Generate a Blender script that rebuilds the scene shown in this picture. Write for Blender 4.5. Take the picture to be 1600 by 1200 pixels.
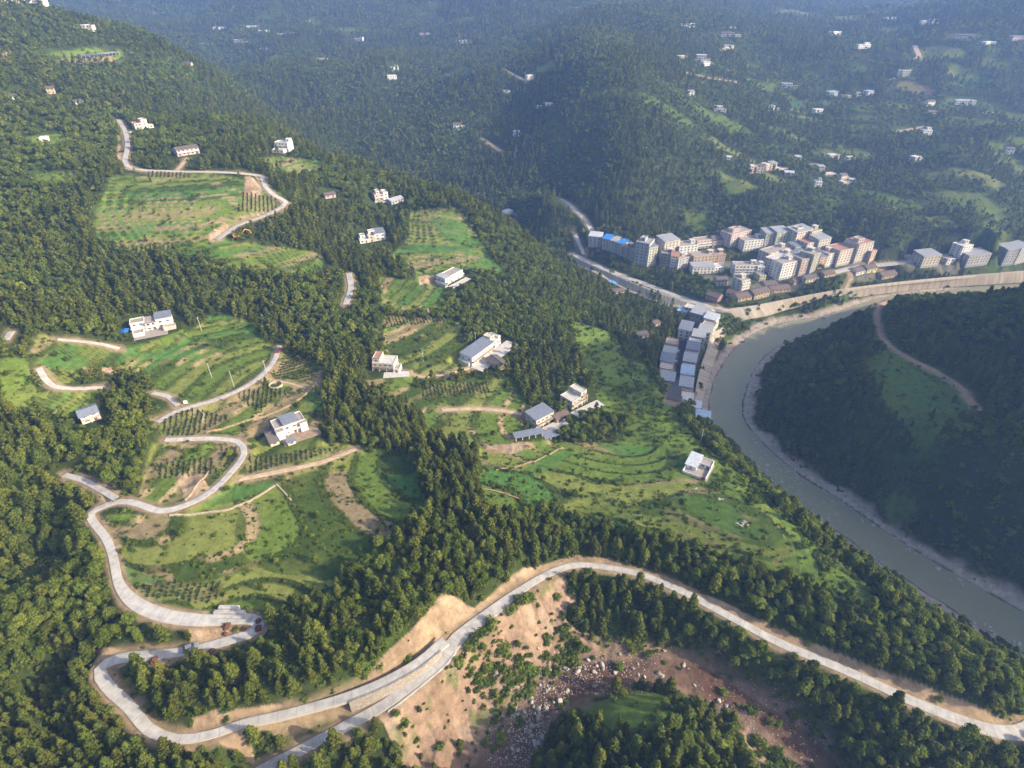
import bpy, math, random
import numpy as np
for o in list(bpy.data.objects):
    bpy.data.objects.remove(o)
sc = bpy.context.scene
col = sc.collection
R = math.radians
rng = np.random.default_rng(7)
random.seed(7)

# ------------------------------------------------------------------ camera, sky, sun, exposure
S = 1.25                                   # metres per map unit
HC = 180.0 * S                             # height of the drone above the river
F = 932.0                                  # focal length in pixels of the 1600 px wide photograph
PITCH = R(34.0)
cd = bpy.data.cameras.new('camera'); cam = bpy.data.objects.new('camera', cd); col.objects.link(cam)
cam.location = (0, 0, HC); cam.rotation_euler = (R(90) - PITCH, 0, 0)
cd.sensor_fit = 'HORIZONTAL'; cd.sensor_width = 36.0; cd.lens = F / 1600 * 36
cd.clip_start = 1.0; cd.clip_end = 20000
sc.camera = cam
SUN_AZ, SUN_EL = R(107), R(27)             # azimuth measured from +Y towards +X
w = bpy.data.worlds.new('World'); sc.world = w; w.use_nodes = True
nt = w.node_tree; bg = nt.nodes['Background']
sky = nt.nodes.new('ShaderNodeTexSky'); sky.sky_type = 'NISHITA'; sky.sun_disc = False
sky.sun_elevation = SUN_EL; sky.sun_rotation = SUN_AZ; sky.air_density = 1.0; sky.dust_density = 4.0; sky.ozone_density = 0.6
nt.links.new(sky.outputs[0], bg.inputs[0]); bg.inputs[1].default_value = 0.15
sl = bpy.data.lights.new('sun', 'SUN'); sun = bpy.data.objects.new('sun', sl); col.objects.link(sun)
sl.energy = 4.5; sl.angle = R(0.6); sl.color = (1.0, 0.86, 0.63)
sun.rotation_euler = (R(90) - SUN_EL, 0, math.pi - SUN_AZ); sun.location = (300, -300, 500)
sc.view_settings.view_transform = 'Standard'; sc.view_settings.look = 'None'
sc.view_settings.gamma = 1; sc.view_settings.exposure = 0.95
sc.cycles.max_bounces = 6; sc.cycles.diffuse_bounces = 2; sc.cycles.glossy_bounces = 2
sc.cycles.transmission_bounces = 2; sc.cycles.volume_bounces = 1
sc.cycles.use_adaptive_sampling = True; sc.cycles.adaptive_threshold = 0.03

# ------------------------------------------------------------------ projection helpers
CP, SP = math.cos(PITCH), math.sin(PITCH)
def ray_dir(u, v):
    X = (u - 800.0) / F; Y = -(v - 600.0) / F
    return X, CP + Y * SP, -SP + Y * CP
def on_plane(u, v, z):
    dx, dy, dz = ray_dir(u, v); t = (z - HC) / dz
    return dx * t, dy * t, z
def project(x, y, z):
    fw = y * CP - (z - HC) * SP; up = y * SP + (z - HC) * CP
    fw = np.maximum(fw, 1e-3)
    return 800 + F * x / fw, 600 - F * up / fw, fw
def px_height(p, hpx):
    """metres of height that show as hpx pixels at point p"""
    v0 = project(*p)[1]; lo, hi = 0.0, 120.0
    for _ in range(30):
        m = (lo + hi) / 2
        if v0 - project(p[0], p[1], p[2] + m)[1] < hpx: lo = m
        else: hi = m
    return lo

# ------------------------------------------------------------------ smooth noise
_tab = np.random.default_rng(11).random((256, 256))
def vnoise(x, y, sc_, seed=0):
    x = x / sc_ + seed * 17.31; y = y / sc_ + seed * 9.73
    xi = np.floor(x).astype(int); yi = np.floor(y).astype(int)
    fx = x - xi; fy = y - yi
    fx = fx * fx * (3 - 2 * fx); fy = fy * fy * (3 - 2 * fy)
    a = _tab[xi & 255, yi & 255]; b = _tab[(xi + 1) & 255, yi & 255]
    c = _tab[xi & 255, (yi + 1) & 255]; d = _tab[(xi + 1) & 255, (yi + 1) & 255]
    return (a * (1 - fx) + b * fx) * (1 - fy) + (c * (1 - fx) + d * fx) * fy
def fbm(x, y, sc_, seed=0, n=4):
    s = 0; amp = 1; tot = 0
    for k in range(n):
        s = s + amp * (vnoise(x, y, sc_ / 2 ** k, seed + k * 3) - 0.5); tot += amp; amp *= 0.5
    return s / tot * 2
def sstep(a, b, x):
    t = np.clip((x - a) / (b - a), 0, 1); return t * t * (3 - 2 * t)

# ------------------------------------------------------------------ the lie of the land
# (u, v, z): a spot of ground seen at that pixel, z map units above the river
CTRL = [
 # river at z 0
 (1590,1000,0),(1500,945,0),(1400,890,0),(1310,830,0),(1230,770,0),(1175,705,0),(1130,640,0),(1128,600,0),(1150,560,0),(1180,535,0),(1230,512,0),(1285,498,0),
 # foreground ridge above the river (ground under the trees)
 (1590,1085,42),(1500,1000,43),(1420,945,44),(1300,870,46),(1230,805,47),(1120,700,41),(1065,620,32),(1010,533,22),(985,507,20),(950,474,22),(900,440,26),(830,382,45),(720,314,69),(560,256,82),(400,194,98),(180,100,128),(0,36,148),
 # houses and roads of the near hill
 (225,198,104),(440,235,92),(600,308,70),(580,372,60),(707,435,50),(755,550,46),(600,575,50),(460,675,52),(230,522,62),(137,655,60),(855,665,42),(905,640,40),(1085,740,46),
 (290,635,57),(437,540,55),(540,440,60),(365,355,80),(430,290,88),(300,268,94),(195,230,101),(90,78,139),
 (0,300,94),(0,500,78),(0,700,64),(20,950,53),(10,1150,46),(80,900,42),(85,1100,37),(60,780,54),
 (180,782,57),(150,800,56),(270,795,55),(385,710,53),(180,900,54),(310,965,52),(390,980,50.5),(280,1020,50),(158,1045,48.5),(200,1105,47),(270,1158,46),(330,1148,46.3),(440,1117,47),(540,1088,48),(600,1063,48.8),(690,1005,49),
 (405,1205,40),(470,1172,41.5),(540,1135,43.5),(610,1092,46),(680,1030,48.5),
 (780,945,46),(890,885,43),(1000,900,42.5),(1100,945,42),(1220,1005,41),(1350,1060,40),(1490,1122,38.5),(1590,1140,38),
 (500,850,53),(650,800,50),(600,930,54),(700,880,53),(800,840,50),(900,780,48),(1000,820,48),(1150,900,46),(1300,960,44.5),(820,500,42),(900,560,38),(700,650,46),(600,700,48),(350,850,55),(650,450,53),(450,450,64),(300,440,68),(150,420,74),(100,250,102),(300,330,86),(700,370,60),(960,600,36),(1000,700,42),
 # ravine
 (950,1045,33),(1050,1042,33),(860,1085,32),(1140,1085,31.5),(1240,1160,30),(1300,1210,29.5),(800,1170,31),(770,1215,30),(700,1070,41),(760,1010,42),(860,960,40),(640,1130,39),(560,1200,37),(950,960,38),(1050,985,37.5),(1150,1030,36.5),(1250,1080,36),(1350,1130,35),(680,1180,35),
 (950,1110,39),(1040,1110,42),(1000,1170,43),(900,1170,38),(1120,1160,38),(1200,1220,35),(1400,1200,34),(1550,1190,35),
 # right hill
 (1450,595,40),(1400,560,40),(1500,640,41),(1400,470,24),(1340,490,16),(1500,470,40),(1600,460,54),(1600,560,52),(1530,560,45),(1600,700,46),(1500,800,25),(1590,935,2),(1590,850,22),(1450,840,9),(1350,790,2),(1300,680,20),(1220,590,12),(1180,640,3),(1210,690,3),(1290,560,28),(1350,640,32),(1420,720,31),(1250,520,4),
 # town shelf and slopes behind it
 (1140,500,3),(1200,492,3),(1330,464,4),(1450,449,4),(1600,440,5),(1130,484,9),(1190,474,9.5),(1330,450,10),(1600,424,11),(1150,440,11.5),(1250,435,11.5),(1300,420,12),(1200,395,14),(1120,410,12.5),(1050,425,10),(1000,415,11),(950,400,12),(920,388,13),(1400,410,13),(1500,405,14),(1600,400,15),(1060,470,6),(1000,445,6),(940,420,8),
 (1120,520,7),(1105,550,7),(1090,600,7),(1060,600,8),(1070,540,8),(1090,630,6),(1110,640,2),
 (1150,360,22),(1250,360,24),(1400,380,24),(1550,380,26),(1060,380,19),
 (935,3,152),(930,20,145),(930,60,130),(930,100,118),(1000,60,125),(1010,10,146),(1050,130,98),(945,180,88),(1000,270,58),(1040,340,28),
 (850,300,42),(925,355,24),(870,308,33),(750,200,62),(850,150,88),(850,50,122),(700,100,90),(600,215,52),(550,100,95),(400,150,72),(400,50,112),(300,20,128),(600,20,135),(200,5,142),(200,72,128),(350,128,98),(700,5,148),
 (1200,330,34),(1200,265,47),(1280,175,72),(1400,250,52),(1550,300,40),(1400,330,34),(1100,200,75),(1100,100,108),(1100,20,140),(1400,50,124),(1500,160,80),(1590,200,72),(1590,80,118),(1550,10,142),(1300,5,146),(1590,1,160),
]
# (x, y, z) in map units: ground that is hidden or outside the frame
HID = [
 (46,428,6),(10,462,12),(-60,520,26),(-150,600,40),(-280,690,55),(-450,800,70),(-30,420,42),(-110,440,62),(-200,470,85),
 (-300,100,72),(-420,260,112),(-300,-50,55),(0,0,38),(-120,20,44),(90,10,34),(-80,40,42),
 (300,110,172),(330,190,170),(260,90,70),(390,150,190),(310,260,75),(240,20,20),(205,70,0),(240,30,0),(400,330,40),(340,330,26),
 (290,368,0),(340,388,0),(440,408,0),(450,440,14),(600,460,18),(560,600,50),(700,350,80),(500,0,120),(0,-200,50),(200,-200,50),(-300,-300,60),
 (-900,900,190),(-1400,600,200),(-700,1900,240),(0,2300,260),(700,2300,230),(1500,2000,240),(1900,1000,200),(0,1300,190),(-500,1400,170),(500,1500,190),(1000,1300,180),(0,-1500,60),(-1500,-800,80),(1500,-800,80),
]
cp = []
for (u, v, z) in CTRL:
    x, y, _ = on_plane(u, v, z * S); cp.append((x, y, z * S))
for (x, y, z) in HID: cp.append((x * S, y * S, z * S))
cp = np.array(cp)
def warp(x, y): return np.stack([np.arctan2(x, y), np.log(np.hypot(x, y) + 30.0)], -1)
q = warp(cp[:, 0], cp[:, 1])
def K(a, b):
    d2 = ((a[:, None, :] - b[None, :, :]) ** 2).sum(-1)
    return 0.5 * d2 * np.log(d2 + 1e-12)
n = len(q)
A = np.zeros((n + 3, n + 3)); A[:n, :n] = K(q, q) + 2e-5 * np.eye(n)
A[:n, n] = 1; A[:n, n + 1:] = q; A[n, :n] = 1; A[n + 1:, :n] = q.T
sol = np.linalg.solve(A, np.concatenate([cp[:, 2], [0, 0, 0]]))
def tps(x, y):
    p = warp(x.ravel(), y.ravel()); out = np.empty(len(p))
    for i in range(0, len(p), 20000):
        c = p[i:i + 20000]; out[i:i + 20000] = K(c, q) @ sol[:n] + sol[n] + c @ sol[n + 1:]
    return out.reshape(x.shape)

TH0, TH1, DTH = -68.0, 68.0, 0.125
NT = int((TH1 - TH0) / DTH) + 1
th = np.radians(TH0 + DTH * np.arange(NT))
RMIN, RMAX, DL = 40.0, 3400.0, 0.0042
NR = int(math.log(RMAX / RMIN) / DL) + 1
lr = math.log(RMIN) + DL * np.arange(NR); rr = np.exp(lr)
# coarse spline, then bilinear to the fine grid
tc = np.radians(np.linspace(TH0, TH1, 240)); lc = np.linspace(lr[0], lr[-1], 200)
TC, LC = np.meshgrid(tc, lc, indexing='ij')
Hc_ = tps(np.exp(LC) * np.sin(TC), np.exp(LC) * np.cos(TC))
def bil(Hg, fi, fj):
    fi = np.clip(fi, 0, Hg.shape[0] - 1.001); fj = np.clip(fj, 0, Hg.shape[1] - 1.001)
    i = fi.astype(int); j = fj.astype(int); a = fi - i; b = fj - j
    return (Hg[i, j] * (1 - a) + Hg[i + 1, j] * a) * (1 - b) + (Hg[i, j + 1] * (1 - a) + Hg[i + 1, j + 1] * a) * b
TH, LR = np.meshgrid(th, lr, indexing='ij')
H = bil(Hc_, (TH - tc[0]) / (tc[1] - tc[0]), (LR - lc[0]) / (lc[1] - lc[0]))
RR = np.exp(LR); X = RR * np.sin(TH); Y = RR * np.cos(TH)
H = np.maximum(H, 0.6)

def sample(G, x, y):
    x = np.asarray(x, float); y = np.asarray(y, float)
    return bil(G, (np.arctan2(x, y) - th[0]) / (th[1] - th[0]), (np.log(np.hypot(x, y) + 1e-9) - lr[0]) / DL)
def cast(u, v, G=None):
    """first spot of ground met by the sight line of pixel u, v"""
    G = H if G is None else G
    dx, dy, dz = ray_dir(u, v); h = math.hypot(dx, dy); tanD = dz / h
    fi = (math.atan2(dx, dy) - th[0]) / (th[1] - th[0]); fi = min(max(fi, 0), NT - 1.001); i = int(fi); a = fi - i
    c = G[i] * (1 - a) + G[i + 1] * a
    d = c - (HC + rr * tanD)
    k = np.nonzero(d > 0)[0]
    j = k[0] if len(k) else NR - 1
    if j == 0: r = rr[0]
    else:
        f = -d[j - 1] / (d[j] - d[j - 1] + 1e-9); f = min(max(f, 0), 1); r = rr[j - 1] + f * (rr[j] - rr[j - 1])
    x, y = r * dx / h, r * dy / h
    return np.array([x, y, float(sample(G, x, y))])
H0 = H.copy()

# distance from every ground vertex to a polyline, near it only
def near_line(P, reach):
    """P (n,3): returns flat indices, distance, signed side, interpolated z, arc length"""
    P = np.asarray(P, float)
    D = np.full(X.shape, 1e9, np.float32); Z = np.zeros(X.shape, np.float32); T = np.zeros(X.shape, np.float32); SG = np.zeros(X.shape, np.float32)
    s0 = 0
    for a, b in zip(P[:-1], P[1:]):
        x0, x1 = min(a[0], b[0]) - reach, max(a[0], b[0]) + reach; y0, y1 = min(a[1], b[1]) - reach, max(a[1], b[1]) + reach
        L = math.hypot(b[0] - a[0], b[1] - a[1])
        cs = [(x0, y0), (x0, y1), (x1, y0), (x1, y1)]
        ts = [math.atan2(c[0], c[1]) for c in cs]
        i0 = max(0, int((min(ts) - th[0]) / (th[1] - th[0])) - 1); i1 = min(NT, int((max(ts) - th[0]) / (th[1] - th[0])) + 2)
        rmx = max(math.hypot(*c) for c in cs)
        nx = min(max(0, x0), x1) if x0 > 0 or x1 < 0 else 0.0
        if x1 < 0: nx = x1
        ny = y0 if y0 > 0 else 0.0
        rmn = max(math.hypot(nx, ny), rr[0])
        j0 = max(0, int((math.log(rmn) - lr[0]) / DL) - 1); j1 = min(NR, int((math.log(rmx) - lr[0]) / DL) + 2)
        if i1 <= i0 or j1 <= j0 or L < 1e-6: s0 += L; continue
        sx, sy = X[i0:i1, j0:j1], Y[i0:i1, j0:j1]
        t = np.clip(((sx - a[0]) * (b[0] - a[0]) + (sy - a[1]) * (b[1] - a[1])) / (L * L), 0, 1)
        px = a[0] + t * (b[0] - a[0]); py = a[1] + t * (b[1] - a[1])
        d = np.hypot(sx - px, sy - py); m = d < D[i0:i1, j0:j1]
        D[i0:i1, j0:j1][m] = d[m]; Z[i0:i1, j0:j1][m] = (a[2] + t * (b[2] - a[2]))[m]; T[i0:i1, j0:j1][m] = (s0 + t * L)[m]
        SG[i0:i1, j0:j1][m] = ((b[0] - a[0]) * (sy - a[1]) - (b[1] - a[1]) * (sx - a[0]))[m] / L
        s0 += L
    return D, SG, Z, T
def in_poly(poly, gx=None, gy=None):
    gx = X if gx is None else gx; gy = Y if gy is None else gy
    p = np.asarray(poly, float)[:, :2]
    out = np.zeros(gx.shape, bool)
    bb = (gx > p[:, 0].min()) & (gx < p[:, 0].max()) & (gy > p[:, 1].min()) & (gy < p[:, 1].max())
    ix = np.nonzero(bb.ravel())[0]
    if not len(ix): return out
    x = gx.ravel()[ix]; y = gy.ravel()[ix]; ins = np.zeros(len(ix), bool)
    for (ax, ay), (bx, by) in zip(p, np.roll(p, -1, 0)):
        if ay == by: continue
        c = ((ay > y) != (by > y)) & (x < (bx - ax) * (y - ay) / (by - ay) + ax); ins ^= c
    out.ravel()[ix] = ins
    return out
def gpoly(pts): return np.array([cast(u, v, H0) for u, v in pts])
def smooth_line(P, step=3.0, it=2):
    """Catmull-Rom through P, resampled evenly"""
    P = np.asarray(P, float); Q = np.vstack([2 * P[0] - P[1], P, 2 * P[-1] - P[-2]]); out = []
    for k in range(1, len(Q) - 2):
        m = max(2, int(np.linalg.norm(Q[k + 1] - Q[k]) / step))
        for t in np.arange(m) / m:
            a, b, c, d = Q[k - 1], Q[k], Q[k + 1], Q[k + 2]
            out.append(0.5 * (2 * b + (c - a) * t + (2 * a - 5 * b + 4 * c - d) * t * t + (3 * b - a - 3 * c + d) * t ** 3))
    out.append(P[-1]); out = np.array(out)
    for _ in range(it * 3):
        z = out[:, 2].copy(); z[1:-1] = (z[:-2] + z[1:-1] + z[2:]) / 3; out[:, 2] = z
    return out

# ------------------------------------------------------------------ roads, banks and fields as seen, turned into ground positions
ROADS = [ # name, width, kind, pixels
 ('road', [(0,3.1),(.16,3.4),(.24,5.1),(.29,4.2),(.36,2.7),(.46,2.4),(.56,2.7),(.7,3.1),(.85,3.5),(.94,4.8),(1,5.1)], 'concrete', [(385,1225),(405,1207),(470,1172),(540,1135),(600,1098),(650,1062),(690,1026),(715,996),(760,962),(800,930),(840,905),(875,890),(905,884),(950,887),(1000,897),(1060,920),(1110,947),(1160,975),(1220,1005),(1290,1035),(1350,1060),(1420,1092),(1490,1122),(1540,1138),(1580,1143),(1612,1136),(1640,1118)]),
 ('road', [(0,3.5),(.1,2.9),(.2,2.6),(.27,3.4),(.36,3.5),(.40,2.9),(.52,4.5),(.56,4.5),(.6,2.7),(.75,2.6),(.82,2.7),(1,2.4)], 'concrete', [(696,1000),(655,1031),(605,1063),(560,1082),(510,1100),(440,1117),(380,1132),(330,1148),(275,1157),(232,1140),(203,1105),(168,1072),(157,1047),(180,1027),(230,1022),(290,1018),(350,1003),(392,989),(404,977),(390,967),(350,968),(320,969),(300,968),(260,962),(215,945),(187,915),(176,870),(165,840),(143,812),(150,795),(185,779),(215,785),(250,798),(290,790),(330,768),(360,740),(382,712),(372,692),(330,685),(290,686),(258,687)]),
 ('road', 2.5, 'concrete', [(100,742),(130,752),(158,766),(182,779)]),
 ('road', 2.4, 'concrete', [(245,660),(272,643),(300,634),(350,620),(395,598),(425,570),(437,540)]),
 ('road', 2.3, 'concrete', [(238,614),(262,620),(278,634)]),
 ('road', 2.5, 'concrete', [(60,575),(75,597),(100,607),(165,605)]),
 ('road', 3.0, 'concrete', [(18,518),(8,532)]),
 ('road', 2.2, 'concrete', [(90,530),(150,537),(187,545)]),
 ('road', 3.2, 'concrete', [(183,183),(195,205),(200,230),(195,252),(210,265),(260,269),(330,269),(390,272),(408,275),(414,290),(430,308),(448,321),(430,332),(395,342),(370,348),(355,360),(338,373)]),
 ('track', 2.6, 'dirt', [(276,266),(284,258),(292,250)]),
 ('road', 3.6, 'concrete', [(545,427),(548,450),(540,476)]),
 ('track', 2.2, 'dirt', [(372,747),(430,735),(500,720),(556,700)]),
 ('track', 1.5, 'dirt', [(628,581),(660,587),(700,582),(733,572)]),
 ('track', 1.2, 'dirt', [(425,592),(450,596),(476,604)]),
 ('track', 2.4, 'earth', [(1388,470),(1372,478),(1373,510),(1385,535),(1420,558),(1460,580),(1500,604),(1515,625),(1530,642)]),
 ('track', 2.2, 'dirt', [(690,638),(740,636),(790,640),(815,646)]),
 ('street', 8.0, 'asphalt', [(1054,626),(1059,590),(1064,560),(1072,530),(1080,505),(1092,490)]),
 ('road', 6.0, 'concrete', [(893,396),(950,421),(1010,446),(1080,469),(1135,485)]),
 ('road', 6.0, 'concrete', [(1300,424),(1340,417),(1400,410),(1450,404)]),
 ('track', 3.0, 'dirt', [(1325,421),(1329,434),(1322,444)]),
 ('road', 5.0, 'concrete', [(863,303),(900,325),(915,341),(925,360)]),
 ('road', 4.0, 'concrete', [(898,365),(905,383),(913,397)]),
 ('track', 7.0, 'dirt', [(1428,75),(1436,88),(1425,92)]),
 ('track', 5.0, 'dirt', [(1392,122),(1412,114),(1430,104)]),
 ('track', 5.0, 'dirt', [(785,106),(805,118),(822,131)]),
 ('track', 5.0, 'dirt', [(752,216),(770,229),(783,238)]),
 ('track', 5.0, 'dirt', [(1403,200),(1430,192),(1450,187)]),
 ('track', 4.0, 'dirt', [(1065,115),(1090,124),(1150,132)]),
]
RIVER = [(1680,1042),(1640,1015),(1590,982),(1500,930),(1400,868),(1340,826),(1288,790),(1235,757),(1190,721),(1155,685),(1135,650),(1137,615),(1150,580),(1172,550),(1205,527),(1250,512),(1300,503)]
TERR = [ # terraced fields on the near hill
 [(175,275),(330,272),(400,287),(440,330),(390,345),(345,375),(420,385),(500,395),(470,420),(400,430),(330,405),(250,400),(180,390),(150,370),(150,330),(165,300)],
 [(60,520),(180,545),(290,520),(330,490),(380,495),(430,540),(434,568),(380,605),(300,632),(240,615),(230,590),(160,590),(90,600),(45,560)],
 [(245,665),(300,640),(440,548),(512,575),(505,640),(500,690),(560,695),(640,710),(665,800),(600,850),(520,915),(430,960),(330,965),(220,940),(180,870),(155,805),(250,805),(330,772),(388,720),(372,690),(255,684)],
 [(240,692),(372,697),(378,712),(350,745),(290,784),(250,790),(215,775),(228,725)],
 [(640,605),(800,590),(830,640),(800,695),(760,700),(860,690),(960,690),(1040,700),(1060,725),(1130,770),(1200,800),(1240,850),(1260,900),(1150,868),(1060,848),(960,815),(860,795),(760,805),(745,750),(750,700),(650,640)],
 [(640,330),(720,330),(760,390),(790,430),(720,420),(690,440),(600,405),(640,370)],
 [(600,500),(720,500),(740,560),(700,590),(630,590),(600,540)],
 [(400,250),(440,245),(510,250),(500,270),(440,275)],
 [(60,610),(150,612),(140,640),(60,650)],
 [(560,592),(640,590),(740,640),(752,700),(690,690),(640,640)],[(590,430),(690,445),(700,490),(600,490)],[(400,395),(500,395),(520,420),(440,440)],
]
MEADOW = [ # open grass and scrub, no wood
 [(70,66),(120,60),(190,72),(185,84),(120,84),(80,84)],[(40,212),(110,212),(110,224),(45,225)],[(50,270),(120,270),(120,285),(50,290)],
 [(960,560),(1010,575),(1050,640),(1100,700),(1180,760),(1250,830),(1310,880),(1290,900),(1200,800),(1130,770),(1060,725),(1030,690),(1000,640)],
 [(905,1098),(1000,1070),(1055,1090),(1045,1125),(960,1145)],
 [(1350,565),(1385,545),(1450,578),(1500,606),(1530,640),(1500,655),(1450,690),(1420,670),(1380,620)],
 [(900,792),(1000,812),(1100,852),(1200,890),(1300,930),(1385,958),(1335,890),(1250,850),(1100,770)],[(890,500),(960,525),(1000,590),(1010,650),(950,655),(915,580)],[(1000,640),(1060,650),(1080,720),(1040,700),(960,690)],
 [(0,560),(40,560),(60,620),(20,640),(0,620)],[(440,700),(560,700),(560,740),(440,740)],
 [(650,420),(690,420),(690,450),(650,450)],[(1390,735),(1440,700),(1480,720),(1440,750)],
]
BARE = [ # raw earth cuttings
 [(480,1106),(560,1062),(640,985),(690,925),(740,942),(820,882),(900,863),(960,868),(1060,902),(1120,930),(1250,990),(1400,1050),(1560,1108),(1590,1120),(1540,1134),(1400,1082),(1250,1014),(1100,941),(1000,893),(900,881),(820,916),(700,1000),(600,1062),(500,1100)],
 [(300,1122),(370,1108),(440,1095),(500,1100),(440,1113),(340,1140),(300,1145)],[(330,1150),(390,1140),(395,1190),(350,1170)],
 [(295,985),(340,980),(375,985),(370,998),(300,1012)],[(395,962),(420,975),(415,1000),(395,1000),(405,980)],
 [(145,1015),(180,1010),(230,1017),(230,1022),(165,1030),(148,1045)],
 [(275,740),(310,735),(330,765),(290,785)],[(655,432),(690,428),(688,440),(655,445)],
 [(325,365),(352,345),(360,350),(345,378),(325,378)],[(385,275),(410,290),(405,310),(380,300)],
 [(185,195),(190,250),(210,268),(196,268),(182,245)],[(75,78),(170,78),(185,84),(90,86)],[(-5,66),(18,72),(0,80)],
 [(755,695),(820,690),(840,697),(800,707),(760,705)],[(130,572),(205,572),(205,583),(130,582)],
]
RAVINE = [(640,1075),(690,1040),(720,1000),(770,962),(820,930),(880,905),(905,930),(880,960),(905,985),(960,990),(1030,1000),(1080,1030),(1150,1050),(1230,1090),(1300,1150),(1340,1215),(1200,1215),(1150,1130),(1110,1090),(1040,1065),(950,1065),(890,1095),(850,1130),(800,1215),(640,1215),(610,1160),(590,1120)]
STREAM = [(745,1225),(790,1180),(830,1120),(880,1078),(950,1050),(1050,1046),(1130,1080),(1200,1120),(1260,1170),(1310,1225)]
ROWS = [ # crop rows: polygon
 [(240,722),(330,712),(340,738),(245,745)],[(345,698),(380,700),(372,722),(345,728)],[(250,650),(300,636),(360,650),(300,680),(255,680)],
 [(365,615),(430,600),(450,612),(400,640)],[(385,715),(500,700),(530,700),(480,715),(385,738)],[(210,915),(345,905),(350,930),(320,940),(225,930)],
 [(445,550),(500,578),(480,592),(430,590)],[(600,495),(690,490),(700,502),(605,510)],[(380,300),(440,310),(430,330),(370,330)],[(230,268),(290,270),(290,276),(230,276)],
 [(655,600),(760,596),(770,612),(660,618)],[(200,385),(270,378),(275,400),(200,405)],
]
LUSH = [ # bright young crops
 [(60,560),(110,550),(140,560),(130,575),(70,575)],[(200,548),(310,540),(310,556),(210,560)],[(190,365),(215,350),(245,345),(240,360),(200,375)],
 [(390,590),(430,545),(436,555),(400,600)],[(290,790),(340,760),(420,750),(430,760),(350,785)],[(670,335),(720,345),(750,380),(690,370)],
 [(470,600),(520,600),(505,640),(480,635)],[(1385,570),(1440,580),(1490,625),(1440,640),(1400,600)],[(800,740),(880,700),(900,705),(830,750)],
 [(1050,770),(1130,780),(1200,830),(1130,830)],[(190,880),(230,895),(280,910),(200,910)],[(760,390),(790,430),(740,410)],[(640,380),(740,385),(740,395),(640,392)],
]
# open patches far across the valley: u, v, half width, half height, colour index
FAR = [(1015,151,60,2,0),(1140,300,22,6,2),(1150,285,40,8,1),(1380,310,40,9,2),(1380,325,34,4,3),(1520,320,50,14,1),(1540,350,45,6,0),(1470,345,24,7,3),(1480,232,26,7,1),(1440,197,44,6,2),(1320,60,22,9,3),(1370,58,26,5,3),(1460,85,46,12,3),(1500,105,30,7,3),(1500,65,30,6,3),(1250,150,24,9,2),(1270,185,20,6,2),(1130,195,30,8,1),(1240,20,40,6,3),(1410,155,30,4,1),(1430,130,32,6,4),(520,90,22,6,1),(500,112,12,5,2),(430,14,22,6,2),(850,110,16,6,1),(740,105,30,5,1),(690,65,24,5,1),(1560,230,20,5,1),(1590,175,30,7,0),(1580,251,34,4,1),(1062,372,10,4,4),(1090,340,26,3,1),(1340,105,22,6,2),(1400,45,26,5,3),(1320,30,30,5,3),(1200,60,20,4,1),(1170,55,30,4,1),(560,45,40,5,1),(720,30,40,5,1),(1180,130,30,4,1)]

# ------------------------------------------------------------------ relief
polys = {'terr': [gpoly(p) for p in TERR], 'mead': [gpoly(p) for p in MEADOW], 'bare': [gpoly(p) for p in BARE], 'rav': [gpoly(RAVINE)], 'rows': [gpoly(p) for p in ROWS], 'lush': [gpoly(p) for p in LUSH]}
def mask(ps):
    m = np.zeros(X.shape, bool)
    for p in ps: m |= in_poly(p)
    return m
M = {k: mask(v) for k, v in polys.items()}
def soften(m, n=2):
    f = m.astype(np.float32)
    for _ in range(n):
        g = f.copy(); g[1:-1, 1:-1] = (f[1:-1, 1:-1] * 2 + f[:-2, 1:-1] + f[2:, 1:-1] + f[1:-1, :-2] + f[1:-1, 2:]) / 6; f = g
    return f
rav_l = smooth_line(np.array([cast(u, v) for u, v in STREAM]), 3)
riv_p = [np.array(on_plane(u, v, 0.0)) for u, v in RIVER] + [np.array([x * S, y * S, 0.]) for x, y in ((262, 366), (300, 374), (350, 388), (440, 404), (560, 408))]
riv = smooth_line(np.array(riv_p), 5)
dR, _, _, tR = near_line(riv, 70)
RHW = 10.5 + 1.6 * (vnoise(tR, tR * 0, 60, 2) - .5)
_fr = np.random.default_rng(5)
for _k in range(46): FAR.append((_fr.uniform(1110, 1600), _fr.uniform(25, 335), _fr.uniform(14, 36), _fr.uniform(2, 4.5), int(_fr.integers(0, 4))))
far = sstep(430, 900, RR)
nearw = 1 - soften(M['terr'], 4) * 0.9
wild = sstep(25, 70, dR)
town = np.zeros(X.shape, bool)
for p in ([(985,415),(1075,424),(1110,440),(1150,462),(1215,460),(1330,436),(1440,420),(1600,418),(1600,400),(1440,402),(1370,402),(1290,378),(1130,378),(1060,395),(990,395)], [(1035,560),(1100,490),(1130,490),(1120,560),(1100,640),(1050,640)]):
    town |= in_poly(gpoly(p))
tw = soften(town, 6)
H += (fbm(X, Y, 45, 1) * 3.2 * nearw + fbm(X, Y, 12, 5) * 0.9 * nearw) * wild * (1 - tw) * (1 - .5 * sstep(0, 1, soften(M['rav'], 3)))
H += far * (fbm(X + 60 * fbm(X, Y, 300, 8, 2), Y, 240, 2, 4) * 20 + (1 - np.abs(fbm(X, Y, 170, 6, 3)) * 2) * 9 - 4)
# terraces
tm = soften(M['terr'], 3)
base = H + 0.05 * Y
stp = 1.25
qz = (base + fbm(X, Y, 40, 21, 2) * 0.35) / stp; fl = np.floor(qz); fr = qz - fl
H = H + tm * ((fl + sstep(0.72, 1.0, fr) * 1.0 + 0.12 * fr) * stp - stp * .45 - base) * 0.9
riser = tm * sstep(0.66, 0.8, fr)
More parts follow.
